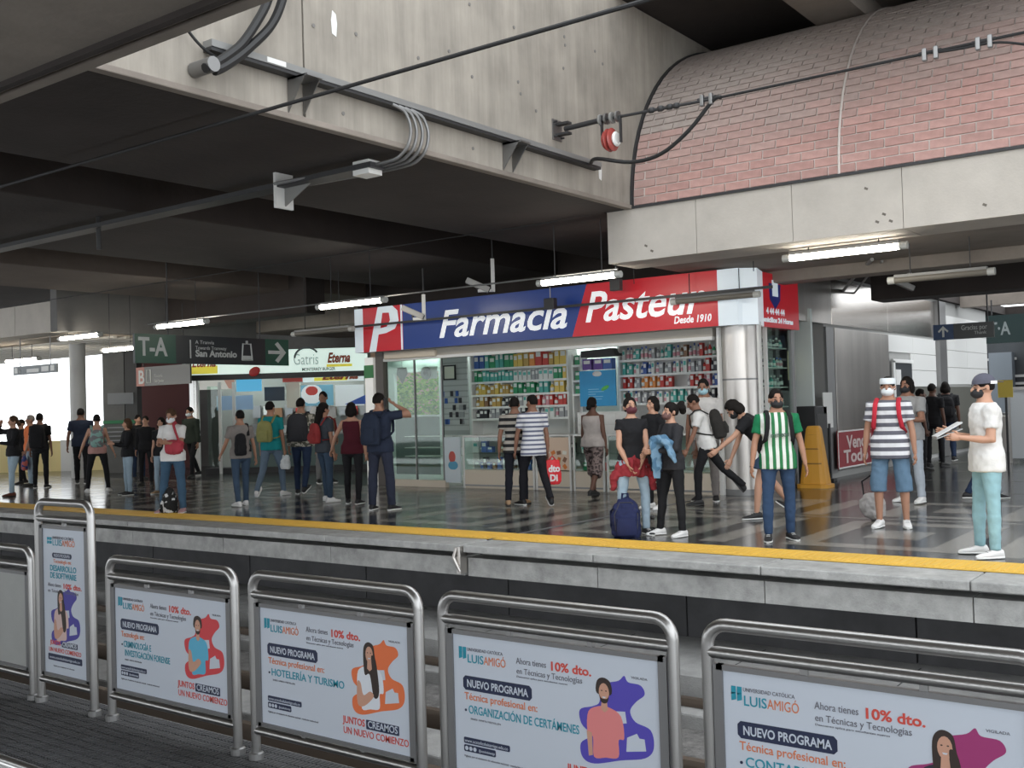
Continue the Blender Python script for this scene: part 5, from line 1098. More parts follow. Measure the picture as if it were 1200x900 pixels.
def V(side, d): return Vector((side * d[0], -d[1], d[2])).normalized()
DOWN = ((.16, .02, -1), (.07, .14, -1)); STL = ((.05, .02, -1), (.02, -.03, -1))
def person(foot, head, face, label, top=None, pants=None, shoe=None, skin=1, hair='short', hairm=None, female=False, sleeve='short', hem=-.10, lo=1.0, mask=None,
           lean=0, yaw=0, nod=0, armL=DOWN, armR=DOWN, legL=STL, legR=STL, fpL=0, fpR=0, leglen=1.0, build=1.0, cap=None, D=None, group=None, sole=True, drape=None, flare=0, hx=None, extra=None, voxel=None):
    fp = at(foot[0], foot[1], Z=0); dist = (fp - CAM).dot(FWD)
    D0 = dist; zt = atd(head[0], head[1], D0).z
    toC = -(Vector((fp.x, fp.y, 0)) - Vector((CAM.x, CAM.y, 0))).normalized(); rt = Vector((-toC.y, toC.x, 0))
    a = math.radians(face); f = toC * math.cos(a) + rt * math.sin(a); rz = math.atan2(f.y, f.x) + PI / 2
    # pose at unit scale (a 1.75 m adult), pelvis at the origin
    hips = .10 if female else .095; shw = (.150 if female else .172) * build
    J = {}
    for sd, leg in ((1, legL), (-1, legR)):
        h = Vector((sd * hips, 0, -.03)); k = h + V(sd, leg[0]) * .43; an = k + V(sd, leg[1]) * .42; J[sd] = (h, k, an)
    zp = .085 - min(J[1][2].z, J[-1][2].z)
    R = Matrix.Rotation(math.radians(lean), 3, 'X'); HR = R @ Matrix.Rotation(math.radians(yaw), 3, 'Z') @ Matrix.Rotation(math.radians(nod), 3, 'X')
    top_z = (R @ Vector((0, 0, .56))).z + (HR @ Vector((0, 0, .222))).z + zp
    s = zt / top_z
    fm = (J[1][2] + J[-1][2]) / 2
    root = thing('person', label, 'person', (fp.x, fp.y, 0), rz, group)
    def T(p): return (Vector(p) + Vector((-fm.x, -fm.y - .0, zp))) * s
    def TV(m): m.v = [tuple(T(v)) for v in m.v]; return m
    vx = voxel or (.0125 if D0 < 17.5 else .016)
    sk = SKIN[skin]; hm = hairm or HAIR
    G = Matrix.Rotation(0, 3, 'X')
    b = build
    tors = [(-.10,.125,.085),(-.04,.162,.115),(.04,.158,.11),(.16,.132,.098),(.30,.152,.115),(.41,.172,.112),(.455,.160,.098),(.49,.120,.082),(.52,.078,.066),(.55,.056,.056),(.60,.052,.054)] if not female else \
           [(-.10,.13,.09),(-.04,.172,.122),(.04,.160,.112),(.15,.118,.088),(.28,.135,.105),(.36,.145,.125),(.42,.150,.100),(.455,.140,.088),(.49,.105,.07),(.52,.066,.056),(.55,.047,.048),(.60,.045,.047)]
    tors = [(z, x * b, y * b) for z, x, y in tors]
    def torso(off, z0, z1, fl=0.0, over=False):
        S = []
        n = 12
        for i in range(n + 1):
            z = z0 + (z1 - z0) * i / n
            for (za, xa, ya), (zb_, xb, yb_) in zip(tors, tors[1:]):
                if za <= z <= zb_ or (z < tors[0][0] and za == tors[0][0]):
                    t = max(0, (z - za) / (zb_ - za)); break
            else: t = 1
            k = fl * max(0, (z1 - z) / (z1 - z0)); x_ = max(xa + (xb - xa) * t, .13 * b if z < .0 else 0); y_ = max(ya + (yb_ - ya) * t, .10 * b if z < 0 else 0)
            if over and z < .06: x_ = max(x_, .172 * b); y_ = max(y_, .118 * b)
            S.append((0, 0, z, x_ + off + k, y_ + off + k))
        m = MB(); m.loft(S, 20, rot=R, ex=2.35); return m
    # ---- body
    B = MB(); B.v, B.f = (lambda m: (m.v, m.f))(torso(0, -.10, .59))
    for sd in (1, -1):
        h, k, an = J[sd]
        B.pipe([h + Vector((0, 0, .05)), h.lerp(k, .35), k, k.lerp(an, .3), an, an + Vector((0, 0, -.02))], [.07*b, .074*b, .05*b, .052*b, .034, .028], 12)
        B.ball(an + Vector((0, -.03, -.045)), (.026, .06, .026), 10, 7)
    hands = []
    for sd, arm in ((1, armL), (-1, armR)):
        sh = R @ Vector((sd * shw, 0, .435)); e = sh + V(sd, arm[0]) * .285; w = e + V(sd, arm[1]) * .25; d = V(sd, arm[1])
        B.pipe([sh - Vector((sd * .05, 0, 0)), sh, sh.lerp(e, .4), e, e.lerp(w, .3), w, w + d * .03], [.045*b, .047*b, .043*b, .035*b, .037*b, .024*b, .022], 12)
        hd = arm[2] if len(arm) > 2 else None
        d2 = V(sd, hd) if hd else (d + Vector((0, -.12, 0))).normalized()
        n = d2.cross(Vector((0, -1, 0)) if abs(d2.y) < .8 else Vector((0, 0, 1))).normalized(); q = n.cross(d2).normalized()   # n: palm normal, q: across the knuckles
        B.ball(w + d2 * .055, (.016, .016, .016), 8, 6)
        P = MB(); o_ = w + d2 * .01
        P.pipe([o_ - d * .01, o_ + d2 * .03, o_ + d2 * .07, o_ + d2 * .095], [.022, .034, .040, .036], 10)
        Mx = Matrix((n, q, d2)).transposed()
        vv = []
        for v in P.v:
            l = Vector(v) - o_; c_ = Vector((l.dot(n) * .45, l.dot(q), l.dot(d2))); vv.append(tuple(o_ + n * c_.x + q * c_.y + d2 * c_.z))
        P.v = vv
        for j in range(4):
            ln = (.062, .072, .068, .052)[j]; b0 = o_ + d2 * .088 + q * (.027 - .018 * j); k1 = b0 + (d2 * .9 + n * .25 * sd).normalized() * ln * .5; k2 = k1 + (d2 * .6 + n * .7 * sd).normalized() * ln * .5
            P.pipe([b0 - d2 * .012, k1, k2], [.0092, .0085, .0065], 6)
        b0 = o_ + d2 * .028 + q * .030; P.pipe([b0 - q * .012, b0 + (q * .7 + d2 * .6) * .030, b0 + (q * .55 + d2 * 1.1 + n * .3 * sd) * .048], [.012, .0105, .008], 6)
        hands.append(P); J[('a', sd)] = (sh, e, w, w + d2 * .09)
    nb = R @ Vector((0, 0, .56))
    def hp(x, y, z): return nb + HR @ (Vector((x, y, z - .03)) * 1.07)
    B.pipe([R @ Vector((0, 0, .50)), nb, hp(0, -.005, .05)], [.052, .050, .052] if not female else [.045, .043, .046], 12)
    B.ball(hp(0, .008, .135), (.073, .092, .098), 18, 12, HR); B.ball(hp(0, -.030, .075), (.054, .060, .070), 14, 10, HR)
    B.ball(hp(0, -.066, .045), (.026, .024, .022), 10, 7, HR); B.pipe([hp(0, -.084, .13), hp(0, -.104, .092), hp(0, -.09, .082)], [.010, .0145, .014], 8)
    for sd in (1, -1): B.ball(hp(sd * .076, .012, .105), (.012, .02, .032), 8, 6, HR); B.ball(hp(sd * .045, -.062, .085), (.02, .018, .02), 8, 6, HR)
    me = bake(TV(B), vx * s, 2)
    hv = MB()
    for P in hands: TV(P); hv.add(P.v, P.f)
    lips = MB(); lips.ball(hp(0, -.092, .052), (.022, .006, .008), 8, 5, HR); TV(lips)
    bm2 = bmesh.new(); bm2.from_mesh(me); me2 = bpy.data.meshes.new('h'); me2.from_pydata(hv.v, [], hv.f); bm2.from_mesh(me2); bmesh.ops.recalc_face_normals(bm2, faces=bm2.faces); bm2.to_mesh(me); bm2.free(); bpy.data.meshes.remove(me2)
    body = mk('body', me, sk, root)
    if D0 < 19 and abs(face) < 120:
        for sd in (1, -1):
            q = MB(); q.ball(hp(sd * .031, -.084, .118), (.013, .006, .0065), 8, 5, HR); TV(q).build('eye', EYEM, body, smooth=True)
            q = MB(); q.pipe([hp(sd * .016, -.092, .138), hp(sd * .035, -.088, .143), hp(sd * .050, -.072, .138)], .0035, 5); TV(q).build('eyebrow', hm, body, smooth=True)
        if not mask: lips.build('lips', mat('lips', (.30, .10, .08), .5), body, smooth=True)
    # ---- hair / cap
    hb = MB(); kx = {'buzz': 1.025, 'short': 1.06, 'bald': 1.0}.get(hair, 1.085)
    if hair != 'bald':
        n_, m_ = 22, 14; rings = []
        for i in range(1, m_):
            t = PI * i / m_ - PI / 2; ring = []
            for j in range(n_):
                a2 = 2 * PI * j / n_; d = Vector((math.cos(t) * math.cos(a2), math.cos(t) * math.sin(a2), math.sin(t))); k = kx * (1 + .06 * noise.noise(d * 6 + Vector((head[0], 0, 0))))
                if d.y < -.15 and d.z < .56 - .9 * d.x * d.x + .06 * noise.noise(d * 9 + Vector((head[0], 1, 0))): k = .84
                if d.z < (-.45 if hair in ('buzz', 'short') else -.75): k = .84
                if abs(d.x) > .72 and d.z < -.05 and d.y < .25 and hair in ('buzz', 'short'): k = .84
                ring.append(hp(d.x * .073 * k, .008 + d.y * .092 * k, .135 + d.z * .098 * k))
            rings.append(ring)
        hb.rings(rings)
        if hair == 'bun': hb.ball(hp(0, .03, .262), (.042, .042, .038), 12, 8, HR)
        if hair == 'tail': 
            for q in ((.0, .13, .19), (.02, .16, .16), (-.02, .155, .17), (0, .17, .12), (.01, .15, .21)): hb.ball(hp(*q), .048, 10, 7)
        if hair == 'lowbun': hb.ball(hp(0, .12, .06), .045, 10, 7)
        if hair == 'long':
            q = [hp(0, .06, .15), hp(0, .085, .06), R @ Vector((0, .10, .48)), R @ Vector((0, .135, .38)), R @ Vector((0, .135, .27))]
            hb.pipe(q, [.085, .085, .09, .085, .04], 14, flat=.5)
        if hair == 'bob':
            hb.ball(hp(0, .045, .075), (.086, .072, .095), 14, 9, HR)
            for sd in (1, -1): hb.ball(hp(sd * .07, .01, .075), (.03, .05, .075), 10, 7, HR)
        mk('hair', bake(TV(hb), vx * .8 * s, 1, .004 * s, head[0]), hm, root)
    if mask:
        q = MB(); rings = []
        for i in range(1, 9):
            t = PI * i / 9 - PI / 2; ring = []
            for j in range(16):
                a2 = 2 * PI * j / 16; d = Vector((math.cos(t) * math.cos(a2), math.cos(t) * math.sin(a2), math.sin(t))); k = 1 if d.y < .25 else .7
                ring.append(hp(d.x * .068 * k, -.034 + d.y * .082 * k, .068 + d.z * .052 * k))
            rings.append(ring)
        q.rings(rings); mo = TV(q).build('face_mask', mask, root, smooth=True)
        for sd in (1, -1): q = MB(); q.pipe([hp(sd * .058, -.045, .09), hp(sd * .078, .0, .105), hp(sd * .08, .02, .10)], .003, 5); TV(q).build('ear_loop', mask, mo)
    if cap:
        cm, back = cap; q = MB(); rings = []
        for i in range(7):
            t = i / 6 * PI / 2; c_ = math.cos(t); rings.append([hp(.083 * c_ * math.cos(2*PI*j/18) , .008 + .103 * c_ * math.sin(2*PI*j/18), .150 + .095 * math.sin(t)) for j in range(18)])
        q.rings(rings); co = TV(q).build('cap', cm, root, smooth=True)
        sy = 1 if back else -1; q = MB(); up_ = HR @ Vector((0, 0, .006)); P1 = [hp(.07 * math.cos(a2), .008 + sy * (.07 + .10 * math.sin(a2)), .158 - .012 * math.sin(a2)) for a2 in [PI * k / 10 for k in range(11)]]
        q.add(P1 + [p + up_ for p in P1], [tuple(range(11)), tuple(reversed(range(11, 22)))] + [(j, (j+1) % 11, 11 + (j+1) % 11, 11 + j) for j in range(11)]); TV(q).build('cap_brim', cm, co)
    # ---- top
    if top is not None:
        off = .014 * lo; q = torso(off, hem, .508 if sleeve != 'tank' else .455, .012 * lo, True)
        for sd in (1, -1):
            sh, e, w, hd = J[('a', sd)]
            if sleeve == 'tank': q.pipe([R @ Vector((sd * .085, -.0, .43)), R @ Vector((sd * .072, 0, .505))], [.035, .022], 8); continue
            fr = {'cap': .28, 'short': .62, 'long': 1}[sleeve]; r0 = .06 * b + .004 * lo
            if sleeve == 'long': q.pipe([sh - Vector((sd * .06, 0, .0)), sh, sh.lerp(e, .5), e, e.lerp(w, .5), w.lerp(e, .04)], [r0, r0, r0 * .92, r0 * .82, r0 * .72, r0 * .6], 14)
            else: q.pipe([sh - Vector((sd * .06, 0, .0)), sh, sh.lerp(e, fr * .6), sh.lerp(e, fr)], [r0, r0, r0 * .98, r0 * 1.0], 14)
        mk('shirt' if sleeve != 'long' else 'jacket', bake(TV(q), vx * s, 2, .0065 * s, foot[0]), top, root)
    # ---- trousers
    if pants is not None:
        q = torso(.010, -.10, .05); 
        q.ball(R @ Vector((0, 0, -.09)), (.15 * b, .11 * b, .07), 14, 9)
        for sd in (1, -1):
            h, k, an = J[sd]; L2 = leglen; kf = 1 + flare
            if L2 >= 1: q.pipe([h + Vector((0, 0, .04)), h.lerp(k, .3), h.lerp(k, .7), k, k.lerp(an, .35), k.lerp(an, .75), an.lerp(k, -.02)], [.086*b, .087*b, .070*b, .059*b*kf, .060*b*kf, .050*b*kf, .048*b*kf], 14)
            else: 
                e_ = k.lerp(an, L2 * 1.0) if L2 > 0 else h.lerp(k, 1 + L2); q.pipe([h + Vector((0, 0, .04)), h.lerp(k, .3), h.lerp(k, .7)] + ([k, e_] if L2 > 0 else [e_]), [.09*b, .092*b, .086*b] + ([.080*b*kf, .078*b*kf] if L2 > 0 else [.088*b*kf]), 14)
        mk('trousers' if leglen >= 1 else 'shorts', bake(TV(q), vx * s, 2, .0065 * s, foot[0] + 5), pants, root)
    # ---- shoes
    for sd, fpt in ((1, fpL), (-1, fpR)):
        h, k, an = J[sd]; FR = Matrix.Rotation(math.radians(12 * sd), 3, 'Z') @ Matrix.Rotation(math.radians(fpt), 3, 'X'); base = an + Vector((0, 0, 0))
        prof = [(.078, .018, .05), (.062, .036, .085), (.02, .040, .105), (-.03, .041, .088), (-.09, .046, .062), (-.14, .046, .05), (-.18, .034, .040), (-.20, .014, .026)]
        def ringz(y, hw, z0, z1):
            zc, hz = (z0 + z1) / 2, (z1 - z0) / 2
            return [base + FR @ Vector((hw * math.copysign(abs(math.cos(a2)) ** .75, math.cos(a2)), y, zc + hz * math.copysign(abs(math.sin(a2)) ** .75, math.sin(a2)) - .085)) for a2 in [2 * PI * j / 14 for j in range(14)]]
        q = MB(); q.rings([ringz(y, hw, .012, z1) for y, hw, z1 in prof]); so = TV(q).build('shoe', shoe, root, smooth=True)
        q = MB(); q.rings([ringz(y, hw + .004, .0, .024) for y, hw, z1 in prof]); TV(q).build('sole', SOLEW if sole else mat('sole_dark', (.03, .03, .03), .6), so, smooth=True)
        if D0 < 15.5:
            for i in range(3): q = MB(); y = -.03 - .03 * i; q.pipe([base + FR @ Vector((-.022, y, .095 - .01 - .010*i - .085)), base + FR @ Vector((0, y, .103 - .01 - .012*i - .085)), base + FR @ Vector((.022, y, .095 - .01 - .010*i - .085))], .004, 5); TV(q).build('lace', SOLEW if not sole else mat('lace', (.5, .5, .5), .7), so)
    ctx = dict(root=root, T=T, R=R, J=J, s=s, hp=hp, rz=rz, b=b, HR=HR, vx=vx)
    return ctx
def attach(c, name, label, cat, group=None):
    r = c['root']; return thing(name, label, cat, tuple(r.location), c['rz'], group)
def pack(c, m, label, w=.30, h=.42, d=.17, z=.24, strapm=None, one=False, pocket=None, dx=0.0):
    """a worn backpack is a thing of its own, standing in the same frame as its wearer"""
    t = attach(c, 'backpack', label, 'backpack'); T, R = c['T'], c['R']; y0 = .125 * c['b'] + .012
    q = MB(); S = [(dx, y0 + d/2, z - h/2 + h * k, w/2 * a, d/2 * bb) for k, a, bb in ((0, .82, .7), (.06, .95, .95), (.3, 1, 1), (.6, .97, .95), (.85, .85, .8), (.96, .6, .55), (1, .3, .3))]
    q.loft(S, 18, rot=R, ex=3.2); q.v = [tuple(T(v)) for v in q.v]; mk('pack_body', bake(q, c['vx'] * c['s'], 2, .008, w * 100), m, t)
    q = MB(); q.loft([(dx, y0 + d, z - h*.38, w*.34, .035), (dx, y0 + d + .01, z - h*.2, w*.36, .045), (dx, y0 + d, z + h*.02, w*.33, .03)], 14, rot=R, ex=3.2); q.v = [tuple(T(v)) for v in q.v]; q.build('front_pocket', pocket or m, t, smooth=True)
    sm = strapm or m; b = c['b']
    for sd in ((1, -1) if not one else (-1,)):
        pts = [(sd*.10, y0 + .01, z + h*.38), (sd*.115, .045, .515), (sd*.120, -.03, .525), (sd*.125, -.105*b - .03, .46), (sd*.135, -.13*b - .028, .33), (sd*.155, -.09*b - .03, .20), (sd*.17, y0*.2, .13), (sd*.13, y0, z - h*.33)]
        q = MB(); q.pipe([R @ Vector(p) for p in pts], .024, 8, flat=.4); q.v = [tuple(T(v)) for v in q.v]; q.build('strap', sm, t, smooth=True)
    return t
def handobj(c, side, name, label, cat): 
    p = c['T'](c['J'][('a', side)][3]); return attach(c, name, label, cat), p
def bagmesh(t, p, w, d, h, m, drop=.10, nm='bag_body', handle=True, seed=1):
    q = MB(); q.loft([(p.x, p.y, p.z - drop - h, w*.44, d*.42), (p.x, p.y, p.z - drop - h*.9, w*.5, d*.5), (p.x, p.y, p.z - drop - h*.4, w*.5, d*.5), (p.x, p.y, p.z - drop, w*.42, d*.2)], 16, ex=3); mk(nm, bake(q, .012, 2, .012, seed), m, t)
    if handle:
        for s_ in (-1, 1): q = MB(); q.pipe([(p.x - w*.2, p.y + s_*.01, p.z - drop - .01), (p.x - w*.1, p.y + s_*.015, p.z - .03), (p.x, p.y, p.z), (p.x + w*.1, p.y + s_*.015, p.z - .03), (p.x + w*.2, p.y + s_*.01, p.z - drop - .01)], .007, 6); q.build('bag_handle', m, t)

M = {}
def cm(k, c): 
    if k not in M: M[k] = cloth(k, c)
    return M[k]
BLK = cm('black', (.014, .014, .016)); NVY = cm('navy', (.022, .030, .055)); WHT = cm('white', (.72, .71, .69)); JEAN = cm('jeans', (.045, .075, .12)); LJ = cm('light_jeans', (.33, .43, .51)); DJ = cm('dark_jeans', (.02, .035, .075)); GRY = cm('grey', (.20, .20, .20)); LGRY = cm('light_grey', (.42, .40, .39))
MSW = mat('mask_white', (.72, .76, .78), .7); MSB = mat('mask_black', (.015, .015, .017), .7); MBL = mat('mask_blue', (.35, .55, .62), .7); MMR = mat('mask_maroon', (.10, .02, .03), .7)
SHW = mat('shoe_white', (.80, .79, .78), .6); SHB = mat('shoe_black', (.015, .015, .016), .6); SHT = mat('shoe_tan', (.35, .22, .12), .6); SHP = mat('shoe_pink', (.55, .32, .32), .6)
WALK_F = ((.04, .42, -1), (.02, .08, -1)); WALK_B = ((.04, -.25, -1), (.02, -.62, -1))
SM_F = ((.04, .20, -1), (.02, .05, -1)); SM_B = ((.04, -.10, -1), (.02, -.28, -1))
PHONE = ((.55, .6, .0), (-.80, .0, .6))
FRONT = ((.10, .25, -1), (-.45, .75, -.35)); CHEST = ((.12, .35, -1), (-.45, .95, .18))

# ---- left group
person((14, 582), (13, 487), -70, 'person in a dark jacket, light jeans and brown heeled boots at the left edge', BLK, LJ, mat('boot_brown', (.16, .05, .03), .5), 0, 'lowbun', HAIRB, True, 'long', armR=PHONE, armL=CHEST, sole=False, legL=SM_F, legR=STL)
person((27, 567), (27, 491), -60, 'person in all dark clothes behind the one in heeled boots', BLK, BLK, SHB, 1, 'short', sole=False, legL=SM_F, legR=SM_B)
c = person((37, 570), (33, 486), -85, 'person in a bright orange t-shirt and pale jeans holding a blue bag', cm('orange', (.75, .20, .07)), LJ, SHB, 1, 'short', HAIRG, sole=False, build=1.12, armL=((.1, .15, -1), (.02, .35, -1)))
t, p = handobj(c, 1, 'tote_bag', 'dark blue bag with red and white print held by the person in orange', 'bag'); bagmesh(t, p, .36, .14, .34, blotch('tote', (.03, .05, .16), (.45, .12, .10), 9, .52), .05)
c = person((48, 572), (40, 484), 165, 'person seen from behind with a large black backpack beside the orange t-shirt', BLK, BLK, SHB, 2, 'short'); pack(c, BLK, 'large black backpack worn at the far left next to the orange t-shirt', .36, .55, .2)
person((96, 567), (98, 478), 170, 'person in a navy t-shirt and dark trousers in front of the round pillar', NVY, BLK, SHB, 2, 'short', legL=SM_F, legR=SM_B, fpR=0, build=1.12, armL=((.3, .0, -1), (.12, .1, -1)))
c = person((115, 577), (115, 485), 178, 'person in a pink vest and black trousers with white shoes, seen from behind', cm('pink', (.50, .28, .25)), BLK, SHW, 0, 'buzz', None, True, 'tank', legL=((.18, .1, -1), (.1, -.05, -1)), legR=((.18, -.05, -1), (.1, -.2, -1)), armL=((.45, .0, -1), (.35, .15, -1)), armR=((.35, 0, -1), (.4, .1, -1)))
pack(c, blotch('pack_pattern', (.20, .20, .21), (.25, .42, .38), 9, .5), 'grey patterned backpack with a teal patch worn over a pink vest', .28, .38, .12)
person((151, 580), (150, 490), -75, 'person with brown hair, black sweater and pale jeans facing left', BLK, LJ, SHB, 0, 'bob', HAIRB, True, 'long', armL=CHEST, armR=CHEST)
person((172, 568), (173, 487), -15, 'dark dressed person standing behind the black sweater', BLK, BLK, SHB, 0, 'short', sleeve='long', sole=False)
person((163, 562), (162, 486), 25, 'dark dressed person at the back, leftmost of the three half hidden heads', BLK, DJ, SHB, 0, 'short', sleeve='long', sole=False)
person((189, 579), (182, 489), -30, 'person in a dark top and faded jeans right behind the one with the red bag', BLK, LJ, SHT, 0, 'bob', None, True, legL=SM_F)
person((229, 559), (213, 477), -40, 'person in dark olive clothes and white mask striding behind the red bag', cm('olive', (.03, .04, .03)), BLK, SHB, 1, 'short', sleeve='long', mask=MSW, lean=8, legL=WALK_F, legR=WALK_B, sole=False)
c = person((203, 601), (195, 479), -28, 'person in white t-shirt and mask with a red bag, looking at joined hands', WHT, cm('ripped_jeans', (.05, .10, .16)), SHP, 1, 'short', HAIRB, True, mask=MSW, nod=18, armL=CHEST, armR=CHEST, legL=((.14, .1, -1), (.06, 0, -1)), legR=((.14, .05, -1), (.06, 0, -1)), build=1.08, flare=.1)
t = attach(c, 'red_bag', 'soft red shoulder bag slung in front of the white t-shirt', 'bag'); T, R = c['T'], c['R']
q = MB(); q.loft([(.13, -.19, .02, .10, .05), (.13, -.2, .06, .15, .08), (.13, -.2, .2, .15, .08), (.13, -.19, .25, .11, .04)], 16, ex=3); q.v = [tuple(T(v)) for v in q.v]; mk('bag_body', bake(q, .013, 2, .02, 3), cm('bag_red', (.40, .05, .07)), t)
q = MB(); q.pipe([T(v) for v in ((.20, -.16, .22), (.14, -.16, .38), (.08, -.11, .50), (.06, 0, .54), (.04, .12, .48))], .03, 8, flat=.5); q.build('bag_strap', M['bag_red'], t, smooth=True)
p = at(201, 601, Z=0); t = thing('small_bag', 'black and white bag standing on the floor between pink shoes', 'bag', (p.x, p.y - .05, 0)); q = MB(); q.loft([(0,0,0,.10,.12),(0,0,.1,.14,.13),(.02,0,.3,.10,.09),(.05,0,.42,.04,.03)], 16, ex=3); mk('bag_body', bake(q, .013, 2, .02, 3), blotch('bw_bag', (.02, .02, .02), (.6, .6, .6), 11, .56), t)
c = person((284, 593), (282, 480), -160, 'person in a grey t-shirt and blue jeans walking away, bag over one shoulder', cm('warm_grey', (.24, .215, .20)), JEAN, SHW, 1, 'buzz', legL=SM_B, legR=SM_F, armL=((.3, .25, -1), (.1, .5, -.6)), armR=((.25, 0, -1), (.2, .1, -1)))
pack(c, BLK, 'black sports bag slung over the back of the grey t-shirt', .22, .40, .12, .16, one=True, dx=.07)
c = person((317, 582), (311, 470), 150, 'person in a teal t-shirt and faded jeans walking away', cm('teal', (.01, .22, .23)), cm('mid_jeans', (.13, .18, .24)), SHW, 1, 'short', legL=WALK_B, legR=WALK_F, fpL=-35, armR=((.15, .1, -1), (.02, .2, -1)))
pack(c, cm('olive_yellow', (.28, .27, .10)), 'olive yellow backpack worn over the teal t-shirt', .30, .38, .16)
t, p = handobj(c, -1, 'plastic_bag', 'thin white plastic bag hanging from the hand of the teal t-shirt person', 'bag'); bagmesh(t, p, .20, .12, .28, mat('plastic_white', (.60, .62, .62), .3), .02)
c = person((353, 580), (348, 466), 165, 'person with camouflage sleeves and a big dark backpack walking away', blotch('camo', (.10, .10, .08), (.45, .42, .36), 14, .5), DJ, SHB, 1, 'short', sleeve='long', legL=SM_F, legR=WALK_B, fpR=-25, build=1.05); pack(c, cm('charcoal', (.035, .035, .04)), 'big charcoal backpack worn over camouflage sleeves', .38, .50, .22, .25)
person((381, 566), (380, 458), 20, 'tall person in a white t-shirt turned sideways behind the long dark hair', WHT, GRY, SHB, 2, 'buzz', yaw=-40, armR=((.5, .2, -.8), (.3, .5, -.6)))
c = person((385, 588), (387, 471), 125, 'person with long black hair, grey t-shirt, blue jeans and white shoes', cm('slate', (.06, .07, .085)), JEAN, SHW, 1, 'long', None, True, legL=SM_F, legR=STL); pack(c, cm('pack_red', (.30, .04, .04)), 'dusty red backpack under the long black hair', .26, .36, .13)
person((414, 591), (412, 471), 165, 'person with bobbed dark hair in a maroon vest and black trousers', cm('maroon', (.075, .010, .018)), BLK, SHB, 0, 'bob', None, True, 'tank', armL=((.55, .25, -.8), (.35, .3, -.8)), legL=SM_F, legR=SM_B)
c = person((448, 598), (448, 460), 150, 'person in dark navy shirt and trousers phoning in front of the glass', NVY, cm('navy_trousers', (.028, .033, .055)), SHB, 1, 'short', armR=((.75, .5, .08), (-.85, -.12, .52)), legL=((.1, .0, -1), (.05, 0, -1)), legR=((.1, .05, -1), (.05, 0, -1)), build=1.06, yaw=-15, flare=.15); pack(c, cm('pack_navy', (.02, .028, .05)), 'slim navy backpack of the person phoning by the glass front', .32, .46, .15, dx=.03)
p = c['hp'](-.095, -.02, .10); t = attach(c, 'phone', 'small phone held to the ear beside the glass front', 'phone'); MB().box(c['T'](p), (.015, .07, .14)).build('phone_body', DARK, t)
# ---- in front of the pharmacy
person((606, 592), (597, 465), 172, 'person in a black and cream striped shirt with tan shoes, seen from behind', stripes('stripe_black', (.02, .02, .022), (.42, .38, .33), 2, 9.5, .5), cm('dark_trousers', (.012, .013, .02)), SHT, 2, 'short', hem=-.12, legL=SM_B, legR=SM_F, armL=((.25, 0, -1), (.1, .15, -1)), build=1.05, sole=False)
c = person((629, 593), (617, 462), -155, 'person in a white and grey-blue striped polo walking away', stripes('stripe_blue', (.70, .70, .72), (.13, .14, .21), 2, 14, .58), cm('track_black', (.014, .014, .018)), SHB, 2, 'buzz', hem=-.16, legL=WALK_F, legR=WALK_B, fpR=-30, armL=((.15, .40, -1), (.05, .25, -1)), armR=((.15, -.1, -1), (.06, .05, -1)), yaw=12, build=1.03)
t, p = handobj(c, -1, 'red_shopping_bag', 'bright red shopping bag with white lettering beside the striped polo', 'bag'); p = p + Vector((-.08, 0, 0)); bagmesh(t, p, .30, .10, .40, mat('bag_bright_red', (.72, .02, .03), .45), .06)
text('lettering', 'dto', .15, tuple(p + Vector((.10, .055, -.25))), (-1, 0, 0), (0, 0, 1), SHW, t, bold=.006); text('lettering', 'Di', .15, tuple(p + Vector((.08, .055, -.40))), (-1, 0, 0), (0, 0, 1), SHW, t, bold=.006)
c = person((695, 582), (695, 465), 150, 'person in a pale sleeveless top and patterned knee shorts walking away', cm('oatmeal', (.42, .38, .36)), blotch('paisley', (.22, .17, .16), (.06, .045, .045), 24, .5), SHB, 3, 'lowbun', None, True, 'tank', legL=WALK_F, legR=WALK_B, leglen=.35, hem=-.08, lo=1.5, build=1.08, armL=((.2, .1, -1), (.1, .3, -1)), flare=.25, sole=False)
c = person((743, 627), (739, 465), 12, 'young person in a black t-shirt and pale jeans, red jacket tied at the waist', BLK, LJ, SHB, 0, 'bun', None, True, 'cap', hem=-.02, mask=MMR, yaw=8, nod=-12, armL=((.10, .22, -1), (-.42, .30, -1), (-.5, .2, -1)), armR=((.10, .22, -1), (-.42, .30, -1), (-.5, .2, -1)), legL=((.12, .03, -1), (.0, 0, -1)), legR=((.12, .08, -1), (.06, 0, -1)), lo=.7)
T, R = c['T'], c['R']; RJ = cm('jacket_red', (.26, .028, .035))
t = attach(c, 'tied_jacket', 'dark red jacket tied round the waist of the black t-shirt', 'jacket'); q = MB()
q.loft([(0, 0, -.22, .215, .17), (0, 0, -.10, .20, .15), (0, 0, .0, .185, .138), (0, 0, .05, .165, .12)], 20)
for sd in (1, -1):
    q.pipe([(sd*.03, -.15, .0), (sd*.05, -.165, -.12), (sd*.035, -.16, -.22)], [.03, .04, .03], 10, flat=.5); q.pipe([(sd*.17, -.02, -.10), (sd*.24, -.03, -.25), (sd*.265, -.02, -.40)], [.06, .055, .03], 10)
q.v = [tuple(T(v)) for v in q.v]; mk('jacket_body', bake(q, .012, 2, .025, 9), RJ, t)
p = at(728, 631, Z=0); t = thing('navy_backpack', 'navy backpack standing on the floor by the yellow strip', 'backpack', (p.x, p.y + .12, 0), .6)
NB = cm('pack_floor_navy', (.018, .024, .075)); q = MB(); q.loft([(0,0,0,.15,.10),(0,0,.05,.175,.125),(0,0,.25,.17,.12),(0,.02,.38,.14,.10),(0,.03,.45,.08,.06),(0,.03,.47,.03,.03)], 18, ex=3); mk('pack_body', bake(q, .012, 2, .02, 4), NB, t)
